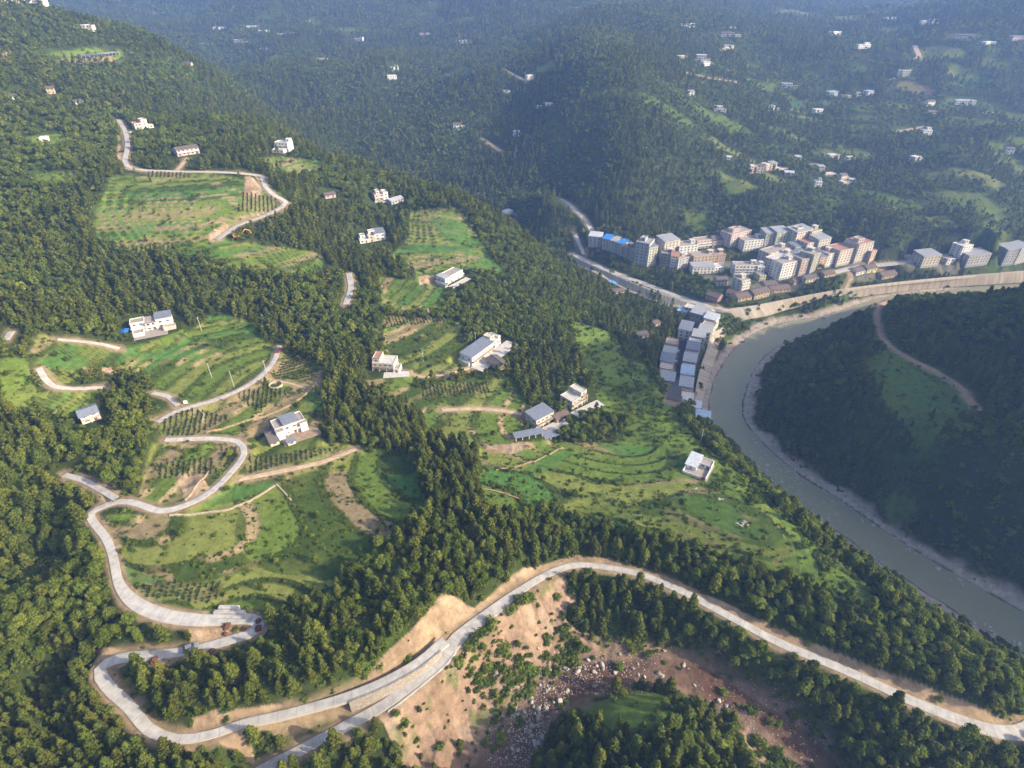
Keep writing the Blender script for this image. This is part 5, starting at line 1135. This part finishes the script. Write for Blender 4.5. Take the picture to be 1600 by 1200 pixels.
for k_, m_ in ((3, .5), (6, .42), (7, .5), (8, .5), (5, .5), (4, .3)):
    i_ = in_poly(polys['mead'][k_], bx, by); bd = np.where(i_, m_ * (.35 + .65 * sstep(-.2, .15, clus)), bd); 
for pts_ in polys['rows'] + polys['lush']: bd = np.where(in_poly(pts_, bx, by), bd * .12, bd)
bd *= (sample(roadness, bx, by) > .9) * (sample(padm.astype(np.float32), bx, by) < .3); bd *= 1 - .8 * sstep(.3, .6, sample(tw.astype(np.float32), bx, by))
for c, an, q4, mc in YARDS: bd *= ~in_poly(np.array(to_world(c, an, q4)), bx, by)
tk = rng.random(len(bx)) < bd; bx, by = bx[tk], by[tk]; bz = sample(H, bx, by); bsz = .30 + .95 * rng.random(len(bx)) ** 2.4; bsz *= np.interp(np.hypot(bx, by), [0, 250, 620], [1, 1.1, 1.6])
bsz = np.where((sample(rvm.astype(np.float32), bx, by) > .4), bsz * 1.5, bsz); bsz = np.where(sample(tm.astype(np.float32), bx, by) > .5, bsz * .72, bsz); bsz = np.where(in_poly(polys['mead'][3], bx, by) | in_poly(polys['mead'][7], bx, by), bsz * 1.35, bsz); bu, bv, bt_ = project(bx, by, bz)

GROVE = [ # (test, where)
 (lambda u, v: (u < 165) & (v > 740), 'in the shaded gully wood at the lower left'),
 (lambda u, v: (u > 165) & (u < 470) & (v > 1015) & (v < 1150), 'in the wood inside the hairpin bend'),
 (lambda u, v: (u < 520) & (v > 1020), 'on the bank below the hairpin road at the lower left corner'),
 (lambda u, v: (v > 1060) & (u > 820) & (u < 1215), 'on the wooded knoll at the bottom centre'),
 (lambda u, v: (u >= 520) & (u < 1330) & (v > 900 + np.abs(u - 890) * .33) & (u < 1120), 'on the raw bank of the ravine under the main road'),
 (lambda u, v: (u >= 1100) & (v > 900 + np.abs(u - 890) * .36), 'on the slope below the main road at the lower right'),
 (lambda u, v: (u < 720) & (v > 830), 'in the wood between the terraces and the main road'),
 (lambda u, v: (u >= 1080) & (v > 780), 'on the spur between the main road and the river'),
 (lambda u, v: (v > 700) & (u > 560), 'in the dark wood above the bend of the main road'),
 (lambda u, v: u > -1e9, 'among the terraces of the near hill')]
def grove_of(u, v):
    for t2, wh in GROVE:
        if t2(u, v): return wh
KN = {0: ('conifer_tree', 'dark narrow-crowned conifer tree', 'conifer', 'conifers '), 1: ('broadleaf_tree', 'round-crowned leafy green tree', 'tree', 'leafy trees ')}
seen = (sample(VIS.astype(np.float32), x, y) > .5) & (u_ > -5) & (u_ < 1605) & (v_ > -5) & (v_ < 1215)
single = np.zeros(len(x), bool)
for kd in (0, 1):
    ix = np.nonzero(seen & (kind == kd))[0]; ix = ix[np.argsort(t_[ix] / size[ix])][:300]; single[ix] = True
    nm, lb, cat, grp = KN[kd]; kk = KINDS[kd]
    for i in ix:
        s = int(rng.integers(4)); e = bpy.data.objects.new(nm, None); col.objects.link(e); e.empty_display_size = .5
        e.location = (x[i], y[i], z[i] - .1); e.rotation_euler = (0, 0, rng.random() * 6.28); e.scale = (size[i] * (.88 + .24 * rng.random()),) * 2 + (size[i],)
        wh = grove_of(u_[i], v_[i]); tag(e, lb + ' ' + wh, cat, grp + wh); put('crown', CROWN[kk, 2, s], e); put('trunk', TRUNK[kk, s], e)
bseen = (sample(VIS.astype(np.float32), bx, by) > .5) & (bu > -5) & (bu < 1605) & (bv > -5) & (bv < 1205)
ix = np.nonzero(bseen)[0]; ix = ix[np.argsort(bt_[ix] / bsz[ix])][:300]; bsingle = np.zeros(len(bx), bool); bsingle[ix] = True
for i in ix:
    e = put('bush', CROWN['bush', 2, int(rng.integers(4))]); e.location = (bx[i], by[i], bz[i] - .05); e.rotation_euler = (0, 0, rng.random() * 6.28); e.scale = (bsz[i] * 1.1, bsz[i] * 1.1, bsz[i])
    wh = grove_of(bu[i], bv[i]); tag(e, 'low leafy bush ' + wh, 'bush', 'bushes ' + wh)

def scatter(name, meshes, px_, py_, pz_, sc_, what, kindtag='stuff'):
    cl = bpy.data.collections.new(name + '_kinds')
    for m in meshes:
        o = bpy.data.objects.new(name + '_plant', m); cl.objects.link(o)
    me_ = bpy.data.meshes.new(name); n_ = len(px_); me_.vertices.add(n_); me_.vertices.foreach_set('co', np.stack([px_, py_, pz_], -1).astype(np.float32).ravel())
    for an, ty, arr in (('turn', 'FLOAT', rng.random(n_) * 6.283), ('size', 'FLOAT', sc_), ('pick', 'INT', rng.integers(0, len(meshes), n_))):
        a = me_.attributes.new(an, ty, 'POINT'); a.data.foreach_set('value', np.asarray(arr, np.float32 if ty == 'FLOAT' else np.int32))
    o = put(name, me_); g_ = bpy.data.node_groups.new(name, 'GeometryNodeTree'); g_.interface.new_socket('Geometry', in_out='INPUT', socket_type='NodeSocketGeometry'); g_.interface.new_socket('Geometry', in_out='OUTPUT', socket_type='NodeSocketGeometry')
    N = g_.nodes; L = g_.links; gi = N.new('NodeGroupInput'); go = N.new('NodeGroupOutput'); ip = N.new('GeometryNodeInstanceOnPoints'); ci_ = N.new('GeometryNodeCollectionInfo'); ci_.inputs['Collection'].default_value = cl; ci_.inputs['Separate Children'].default_value = True; ci_.inputs['Reset Children'].default_value = True
    def na(n2, ty): a = N.new('GeometryNodeInputNamedAttribute'); a.data_type = ty; a.inputs['Name'].default_value = n2; return a.outputs['Attribute']
    cx = N.new('ShaderNodeCombineXYZ'); L.new(na('turn', 'FLOAT'), cx.inputs[2]); L.new(gi.outputs[0], ip.inputs['Points']); L.new(ci_.outputs[0], ip.inputs['Instance']); ip.inputs['Pick Instance'].default_value = True
    L.new(na('pick', 'INT'), ip.inputs['Instance Index']); L.new(cx.outputs[0], ip.inputs['Rotation']); L.new(na('size', 'FLOAT'), ip.inputs['Scale']); L.new(ip.outputs[0], go.inputs[0])
    md = o.modifiers.new('plants', 'NODES'); md.node_group = g_; o['kind'] = kindtag; o['label'] = what; return o
print('trees', len(x), 'bushes', len(bx), 'single', single.sum())
for kd, nm, what in ((0, 'conifer_wood', 'rest of the dark conifer woods covering the hills'), (1, 'broadleaf_wood', 'rest of the leafy green woods covering the hills')):
    kk = KINDS[kd]
    a = (kind == kd) & ~single; nr_ = a & (r_ < 330); md_ = a & (r_ >= 330)
    lb_ = {0: 'conifer', 1: 'leafy'}[kd]
    # one object: near points pick the detailed crowns, far points the plain ones
    ids = np.nonzero(nr_)[0]; idf = np.nonzero(md_)[0]
    al = np.concatenate([ids, idf]); ms = [CROWN[kk, 2, s] for s in range(4)] + [CROWN[kk, 1, s] for s in range(4)] + [CROWN[kk, 0, s] for s in range(5)]
    o = scatter(nm, ms, x[al], y[al], z[al] - .15, size[al], what)
    ra = r_[al]; pk = np.where(ra < 230, rng.integers(0, 4, len(al)), np.where(ra < 620, 4 + rng.integers(0, 4, len(al)), 8 + rng.integers(0, 5, len(al))))
    o.data.attributes['pick'].data.foreach_set('value', pk.astype(np.int32))
al = ~bsingle; o = scatter('scrub', [CROWN['bush', 2, s] for s in range(4)] + [CROWN['bush', 1, s] for s in range(4)], bx[al], by[al], bz[al] - .06, bsz[al], 'low scrub and weeds growing over fields and banks')
o.data.attributes['pick'].data.foreach_set('value', np.where(np.hypot(bx[al], by[al]) < 200, rng.integers(0, 4, al.sum()), 4 + rng.integers(0, 4, al.sum())).astype(np.int32))
# crop rows
cxs, cys = [], []
for k, pts_ in enumerate(polys['rows']):
    p = pts_[:, :2]; e = p[1] - p[0]; an = math.atan2(e[1], e[0]) + (math.pi/2 if k not in (2, 3, 6) else math.pi/2.6); d1 = np.array([math.cos(an), math.sin(an)]); d2 = np.array([-d1[1], d1[0]]); o_ = p.mean(0); ext = np.abs((p - o_)).max() * 1.6; sp = .62; gap = 1.9 if np.hypot(*o_) < 330 else 2.4
    ga, gb_ = np.meshgrid(np.arange(-ext, ext, sp), np.arange(-ext, ext, gap), indexing='ij'); q_ = o_ + ga.reshape(-1, 1) * d1 + gb_.reshape(-1, 1) * d2 + rng.normal(size=(ga.size, 2)) * .12; i_ = in_poly(pts_, q_[:, 0], q_[:, 1]); cxs.append(q_[i_, 0]); cys.append(q_[i_, 1])
cx_, cy_ = np.concatenate(cxs), np.concatenate(cys); kp = (sample(roadness, cx_, cy_) > .8) & (rng.random(len(cx_)) < .93); cx_, cy_ = cx_[kp], cy_[kp]
scatter('crop_rows', [CROWN['crop', 0, s] for s in range(5)], cx_, cy_, sample(H, cx_, cy_) - .05, .65 + .5 * rng.random(len(cx_)), 'rows of green field crops on the terraces')

# ------------------------------------------------------------------ rocks, vehicles, heaps, poles and other small things
def rock_mesh(seed, m, squash=.7):
    import bmesh
    rs = np.random.default_rng(seed); bm = bmesh.new(); bmesh.ops.create_icosphere(bm, subdivisions=2, radius=.5)
    pl = rs.normal(size=(9, 3)); pl /= np.linalg.norm(pl, axis=1)[:, None]
    for v_ in bm.verts:
        c = np.array(v_.co)
        for p in pl:
            d = c @ p
            if d > .33: c = c - p * (d - .33) * .9
        c = c * (1 + .08 * rs.normal()); v_.co = (c[0] * 1.15, c[1], c[2] * squash)
    me_ = bpy.data.meshes.new('boulder'); bm.to_mesh(me_); bm.free(); me_.materials.append(m); return me_
RK = [rock_mesh(k, mat('pale_rock', (.43,.39,.34), .9, .3, 1.2)) for k in range(3)] + [rock_mesh(9 + k, mat('brown_rock', (.30,.25,.205), .9, .3, 1.2)) for k in range(2)]
RP = [rock_mesh(20 + k, mat('river_rock', (.42,.38,.34), .85, .3, 1.5), .5) for k in range(2)]
spots = []
for (u0, u1, v0, v1, n_) in ((800, 880, 1070, 1150, 90), (830, 960, 1040, 1085, 60), (900, 1040, 1015, 1060, 45), (840, 930, 1000, 1050, 20), (1090, 1200, 1090, 1160, 30), (790, 850, 1110, 1190, 50), (980, 1120, 1035, 1075, 25), (1130, 1160, 1000, 1020, 8), (700, 800, 1000, 1100, 14)):
    for _ in range(n_): spots.append((rng.uniform(u0, u1), rng.uniform(v0, v1)))
for k, (u, v_) in enumerate(spots):
    c = cast(u, v_); far_ = float(sample(dS.astype(np.float32), c[0], c[1]))
    if (far_ > 14 and k % 3) or k % 5 == 0: continue
    sz = .40 + 1.7 * rng.random() ** 3.2; o = put('boulder', RK[int(rng.integers(5))]); o.location = (c[0], c[1], c[2] + .12 * sz); o.rotation_euler = (rng.normal() * .3, rng.normal() * .3, rng.random() * 6.28); o.scale = (sz,) * 3
    w_ = 'in the rubble of the dry stream bed' if u < 1000 else 'along the stream under the right bank'
    tag(o, ('angular pale boulder ' if sz > 1.1 else 'small angular stone ') + w_, 'boulder', ('boulders ' if sz > 1.1 else 'stones ') + w_)
# rubble too small to count
ru, rv_ = [], []
for (u0, u1, v0, v1, n_) in ((795, 885, 1065, 1160, 900), (820, 1040, 1015, 1085, 900), (1080, 1290, 1060, 1190, 700), (760, 850, 1110, 1200, 700), (700, 860, 960, 1080, 250)):
    ru.append(rng.uniform(u0, u1, n_)); rv_.append(rng.uniform(v0, v1, n_))
cc = np.array([cast(a, b) for a, b in zip(np.concatenate(ru), np.concatenate(rv_))]); kp = (sample(dS.astype(np.float32), cc[:, 0], cc[:, 1]) < 12) | (rng.random(len(cc)) < .3); cc = cc[kp]
scatter('rubble', RK, cc[:, 0], cc[:, 1], cc[:, 2] + .02, .14 + .42 * rng.random(len(cc)) ** 2.5, 'loose rubble and stones of the stream bed')
# stones along and in the river
rs_ = []
for (u, v_, n_, sp) in ((1160, 645, 10, 8), (1172, 690, 14, 9), (1230, 735, 14, 12), (1290, 775, 16, 14), (1350, 810, 16, 15), (1420, 855, 16, 16), (1500, 905, 14, 16), (1135, 560, 12, 9), (1122, 590, 10, 7), (1118, 630, 10, 6), (1150, 530, 8, 8), (1545, 975, 16, 20), (1585, 1010, 14, 16), (1250, 755, 6, 10), (1205, 742, 10, 10)):
    for _ in range(n_): rs_.append(on_plane(u + rng.normal() * sp, v_ + rng.normal() * sp * .5, .2))
for c in rs_:
    d_ = float(sample(dR.astype(np.float32), c[0], c[1])); 
    if abs(d_ - 10.5) > 5: continue
    sz = .7 + 1.3 * rng.random() ** 2; o = put('river_stone', RP[int(rng.integers(2))]); o.location = (c[0], c[1], max(float(sample(H, c[0], c[1])), 0) + .05); o.rotation_euler = (0, 0, rng.random() * 6.28); o.scale = (sz,) * 3
    tag(o, 'pale flat stone on the edge of the green river', 'stone', 'stones along the river edge')
def rock_at(u, v_, sz, label):
    c = on_plane(u, v_, 0); o = put('river_rock', RP[0]); o.location = (c[0], c[1], .2); o.scale = (sz * 1.4, sz, sz); tag(o, label, 'rock')
rock_at(1193, 597, 3.2, 'single pale rock standing in the middle of the river below the street')
rock_at(1465, 889, 2.4, 'pale rock in the water off the dark right bank, lower river'); rock_at(1290, 496, 3.0, 'bright pale rock where the river disappears behind the dark hill')
# earth heaps at the hairpin
def heap(u, v_, w_, h, m, label, seed):
    import bmesh
    rs = np.random.default_rng(seed); bm = bmesh.new(); bmesh.ops.create_icosphere(bm, subdivisions=3, radius=1)
    for q_ in bm.verts:
        n_ = 1 + .12 * rs.normal(); q_.co = (q_.co.x * n_, q_.co.y * n_, max(q_.co.z, -.25) * (1 + .18 * rs.normal()) ** 1)
    me_ = bpy.data.meshes.new('brush_heap'); bm.to_mesh(me_); bm.free(); me_.materials.append(m); c = cast(u, v_)
    o = put('brush_heap', me_); o.location = (c[0], c[1], c[2] + .1); o.scale = (w_ / 2, w_ / 2.3, h); o.rotation_euler = (0, 0, seed); tag(o, label, 'heap', 'heaps at the hairpin')
BR = mat('dead_brush', (.155,.075,.042), .95, .5, 4, bump=.2)
for k, (u, v_, w_, h, lb) in enumerate(((355, 979, 2.6, 1.0, 'rust brown brush heap on the turning place, beside the inner bank'), (352, 991, 1.5, .7, 'small brown brush heap just below the rust brown one on the inner bank'), (382, 985, 1.3, .7, 'smallest dark brown heap in the middle of the turning place'), (404, 971, 1.9, .9, 'dark brown heap at the outer end of the turning place, upper of two'), (404, 983, 2.4, 1.1, 'dark brown heap at the outer end of the turning place, lower of two'), (315, 1019, 2.0, .9, 'brown heap on the lower road edge, left of two'), (331, 1018, 2.0, .9, 'brown heap on the lower road edge, right of two'), (241, 1033, 2.6, .9, 'brown heap with pale stones on the edge of the hairpin road'))): heap(u, v_, w_, h, BR, lb, k + 1)
# vehicles
def wheel(x_, y_, r, root, wd=.22):
    b = MB(); b.tube((x_, y_ - wd/2, r), (x_, y_ + wd/2, r), r, r, mat('tyre', (.02,.02,.02), .8, .1), 12); b.tube((x_, y_ - wd/2 - .01, r), (x_, y_ + wd/2 + .01, r), r * .55, r * .55, mat('wheel_rim', (.4,.4,.41), .4, .1), 10); b.build('wheel', root)
def car(u, v_, heading, colour, label, P=None, off=0, van=False):
    c = cast(u, v_)
    if P is not None: k = int(np.argmin(np.hypot(P[:, 0] - c[0], P[:, 1] - c[1]))); k = min(max(k, 1), len(P) - 2); d = P[k+1] - P[k-1]; heading = math.atan2(d[1], d[0])
    z_ = float(sample(H, c[0], c[1])) + .2
    r = bpy.data.objects.new('parked_car', None); col.objects.link(r); r.location = (c[0], c[1], z_); r.rotation_euler = (0, 0, heading); tag(r, label, 'van' if van else 'car')
    pm = mat('paint_' + colour, {'white': (.7,.7,.7), 'grey': (.2,.21,.24), 'red': (.35,.04,.04), 'dark': (.05,.05,.06), 'silver': (.45,.46,.48)}[colour], .3, .05, 1, .5); h = 1.55 if van else 1.0
    pf = [(-2.1,.3),(-2.15,.8),(-1.9,1.0 if not van else 1.7),(1.0,h),(1.6,.95),(2.1,.82),(2.15,.35)] if van else [(-2.1,.3),(-2.15,.75),(-2.0,.95),(1.0,.98),(1.9,.85),(2.15,.7),(2.15,.3)]
    b = MB(); n_ = len(pf); vs = [(a, -.82, q_) for a, q_ in pf] + [(a, .82, q_) for a, q_ in pf]; b.add(vs, [tuple(range(n_)), tuple(range(n_, 2*n_))[::-1]] + [(i, i+n_, (i+1)%n_+n_, (i+1)%n_) for i in range(n_)], pm); b.build('body', r)
    g = MB(); top = [(-1.8,.96),(-1.3,1.42),(.35,1.42),(1.05,.97)] if not van else [(-1.9,1.5),(-1.85,1.8),(.8,1.8),(1.2,1.3)]
    g.add([(a, -.72, q_) for a, q_ in top] + [(a, .72, q_) for a, q_ in top], [(0,1,2,3),(7,6,5,4),(0,4,5,1),(2,6,7,3)], glass_mat()); g.build('window', r)
    t2 = MB(); t2.box(top[1][0]-.02, top[2][0]+.02, -.70, .70, top[1][1], top[1][1]+.04, pm); t2.build('roof', r)
    for sx in (-1.35, 1.35):
        for sy in (-.78, .78): wheel(sx, sy, .31, r)
    for sy in (-.55, .55):
        hl = MB(); hl.box(2.12, 2.19, sy-.16, sy+.16, .6, .74, M_frame()); hl.build('headlight', r)
car(299, 1014, .45, 'grey', 'dark grey car parked below the earth bank near the hairpin')
car(1059, 551, 0, 'white', 'white car parked high up on the left side of the riverside street', stP)
car(1056, 567, 0, 'silver', 'silver car parked midway on the left side of the riverside street', stP)
car(1052, 594, 0, 'white', 'white van parked low down on the left side of the riverside street', stP, van=True)
car(1067, 560, 0, 'dark', 'dark car on the right side of the riverside street', stP)
car(1074, 533, 0, 'grey', 'grey car near the upper end of the riverside street', stP)
car(436, 549, 0, 'red', 'dark red car on the narrow road at the wood edge', road_lines[3][3])
def excavator(u, v_):
    c = cast(u, v_); r = bpy.data.objects.new('excavator', None); col.objects.link(r); r.location = (c[0], c[1], c[2] + .1); r.rotation_euler = (0, 0, .25); r.scale = (1.25,) * 3; tag(r, 'yellow excavator with raised arm beside the upper road works', 'excavator')
    ym = mat('excavator_yellow', (.75,.42,.03), .45, .1, 1, .4); dk = mat('excavator_track', (.04,.04,.04), .9, .2, 2)
    for sy in (-1.0, 1.0): b = MB(); b.prism([(-1.6,0),(1.6,0),(1.6,.01)], 0, .01, dk); b = MB(); b.box(-1.7,1.7,sy-.3,sy+.3,.1,.75,dk); b.tube((-1.7,sy-.3,.42),(-1.7,sy+.3,.42),.33,.33,dk,10); b.tube((1.7,sy-.3,.42),(1.7,sy+.3,.42),.33,.33,dk,10); b.build('track', r)
    b = MB(); b.box(-2.0,1.2,-1.15,1.15,.85,1.75,ym); b.box(-2.2,-.7,-1.1,1.1,1.75,2.1,ym); b.build('body', r)
    b = MB(); b.box(-.3,1.3,-1.1,-.1,1.75,3.0,glass_mat()); b.box(-.35,1.35,-1.15,-.05,3.0,3.1,ym); b.build('cab', r)
    b = MB(); b.tube((1.1,.35,1.5),(3.6,.35,3.9),.32,.26,ym,6); b.tube((3.6,.35,3.9),(5.6,.35,3.2),.26,.2,ym,6); b.tube((5.6,.35,3.2),(6.2,.35,1.6),.2,.16,ym,6); b.build('arm', r)
    b = MB(); b.add([(5.8,-.1,1.6),(6.7,-.1,1.5),(6.5,-.1,.7),(5.9,-.1,.8),(5.8,.8,1.6),(6.7,.8,1.5),(6.5,.8,.7),(5.9,.8,.8)], [(0,3,2,1),(4,5,6,7),(0,1,5,4),(1,2,6,5),(2,3,7,6),(3,0,4,7)], dk); b.build('bucket', r)
excavator(373, 372)
# small works by the roads
def cabinet(u, v_, w_, h, label, rot=.3):
    c = cast(u, v_); b = MB(); m = mat('white_board', (.78,.77,.74), .6, .06, 1)
    r = bpy.data.objects.new('notice_board', None); col.objects.link(r); r.location = tuple(c); r.rotation_euler = (0, 0, rot); tag(r, label, 'board')
    b.box(-w_/2, w_/2, -.06, .06, .5, .5 + h, m); b.build('panel', r)
    for sx in (-1, 1): f2 = MB(); f2.box(sx*(w_/2+.05)-.05, sx*(w_/2+.05)+.05, -.07, .07, -.5, .6 + h, mat('steel_post', (.3,.3,.32), .5)); f2.build('post', r)
cabinet(291, 632, 1.6, 1.6, 'blank white board standing at the road fork below the terraces')
def cistern(u, v_):
    c = cast(u, v_); n_ = 28; m = mat('cistern_wall', (.47,.38,.28), .85, .2, .8); b = MB()
    for k in range(n_):
        a0, a1 = 2*math.pi*k/n_, 2*math.pi*(k+1)/n_; q_ = lambda r_, a: (r_*math.cos(a), r_*math.sin(a)*1.0); b.prism([q_(2.75,a0),q_(2.75,a1),q_(3.1,a1),q_(3.1,a0)], -2, 1.1, m)
    r = bpy.data.objects.new('water_tank', None); col.objects.link(r); r.location = tuple(c); tag(r, 'round open masonry water tank on the terraces below the road', 'water tank'); b.build('wall', r); f2 = MB(); f2.prism([(2.74*math.cos(2*math.pi*k/n_), 2.74*math.sin(2*math.pi*k/n_)) for k in range(n_)], -.6, -.1, mat('tank_mud', (.22,.17,.12), .9)); f2.build('floor', r)
cistern(431, 603)
def pole(u, v_, h, label):
    c = cast(u, v_); r = bpy.data.objects.new('utility_pole', None); col.objects.link(r); r.location = tuple(c); r.rotation_euler = (0, 0, rng.random()*3); tag(r, label, 'pole', 'utility poles'); m = mat('pole_concrete', (.52,.50,.47), .8, .1)
    b = MB(); b.tube((0,0,-1),(0,0,h),.16,.1,m,8); b.build('post', r); b = MB(); b.box(-.9,.9,-.06,.06,h-.6,h-.48,m); b.build('crossarm', r)
for u, v_, h, lb in ((331, 590, 8, 'pale utility pole among the terraces right of the long white farmhouse'), (366, 605, 9, 'pale utility pole beside the road above the white board'), (417, 585, 8, 'pale utility pole at the bend of the narrow road'), (315, 517, 8, 'pale utility pole on the grass right of the long white farmhouse'), (661, 565, 8, 'pale pole among the terraces between the cream and the slate-blue houses'), (743, 536, 7, 'thin pole behind the slate-blue roofed farmhouse'), (805, 345, 8, 'pale pole on the ridge terraces'), (1095, 690, 7, 'thin pole on the grassy spur above the compound')): pole(u, v_, h, lb)
def tarp(u, v_, w_, d_, label, up=1.9, rot=.3, m='blue'):
    c = cast(u, v_); r = bpy.data.objects.new('tarpaulin_shelter', None); col.objects.link(r); r.location = tuple(c); r.rotation_euler = (0, 0, rot); tag(r, label, 'shelter'); tm_ = mat('tarp_' + m, {'blue': (.03,.19,.62), 'skyblue': (.20,.45,.75), 'pinkish': (.55,.42,.45)}[m], .5, .15, 1, .3)
    b = MB(); b.slab((-w_/2,-d_/2,up-.35),(0,-d_/2,up+.1),(0,d_/2,up+.1),(-w_/2,d_/2,up-.35),.05,tm_); b.slab((0,-d_/2,up+.1),(w_/2,-d_/2,up-.3),(w_/2,d_/2,up-.3),(0,d_/2,up+.1),.05,tm_); b.build('tarpaulin', r)
    for sx in (-1,1):
        for sy in (-1,1): p = MB(); p.box(sx*(w_/2-.15)-.05,sx*(w_/2-.15)+.05,sy*(d_/2-.15)-.05,sy*(d_/2-.15)+.05,-1.5,up-.3,mat('steel_post', (.3,.3,.32), .5)); p.build('post', r)
tarp(196, 523, 4.0, 5.5, 'vivid blue tarpaulin shelter at the left end of the long white farmhouse', 2.3)
tarp(958, 441, 9, 8, 'sky blue tarpaulin patch on the sloping side valley wall', 1.2, -.5, 'skyblue'); tarp(925, 421, 6, 5, 'small blue tarpaulin higher up the side valley wall', 1.2, -.5); tarp(914, 411, 9, 5, 'pale pink sheet on the side valley wall next to the small blue one', 1.0, -.5, 'pinkish')
tarp(1182, 384, 0.1 + 5, 5, 'blue awning behind the pink gallery wing', 4, .1); tarp(1086, 402, 4, 3, 'small blue awning at the foot of the white four-storey block', 5, .1)
# pale stone piles on the grass above the river
def stones(u, v_, n_, w_, label):
    c0 = cast(u, v_); b = MB()
    for k in range(n_):
        me_ = RP[k % 2]; a = rng.random()*6.28; q_ = rng.random()**.5*w_; s = .4+.7*rng.random(); x_, y_ = q_*math.cos(a), q_*math.sin(a)*.6; zz = float(sample(H, c0[0]+x_, c0[1]+y_)) - c0[2]
        b.add([(x_+p.co.x*s, y_+p.co.y*s, zz+.1+p.co.z*s) for p in me_.vertices], [tuple(q2.vertices) for q2 in me_.polygons], me_.materials[0])
    o = b.build('stone_pile'); o.location = tuple(c0); tag(o, label, 'stone pile')
stones(1160, 818, 22, 2.6, 'pale pile of stones on the bright grass near the spur'); stones(1086, 763, 9, 1.0, 'small pale stone pile below the walled compound'); stones(1126, 780, 8, .9, 'small pinkish stone pile on the slope right of the walled compound'); stones(1128, 1012, 12, 1.5, 'pale stones at the edge below the main road'); stones(545, 1172, 10, 1.2, 'pale stones at the edge of the lower road')

# ------------------------------------------------------------------ the blue summer air of the valley
hz = MB(); hm = bpy.data.materials.new('valley_haze'); hm.use_nodes = True; t = hm.node_tree; t.nodes.clear(); out = t.nodes.new('ShaderNodeOutputMaterial'); pv = t.nodes.new('ShaderNodeVolumePrincipled')
pv.inputs['Color'].default_value = (.27, .46, 1.0, 1); pv.inputs['Density'].default_value = .00028; pv.inputs['Anisotropy'].default_value = .2; t.links.new(pv.outputs[0], out.inputs['Volume'])
ztop = max(HC, float(H.max()), float(hb.max())) + 45; hz.box(-3700, 3700, -3700, 3700, -4, ztop, hm); ho = hz.build('haze'); ho['kind'] = 'stuff'; ho['label'] = 'thin blue haze filling the valley'
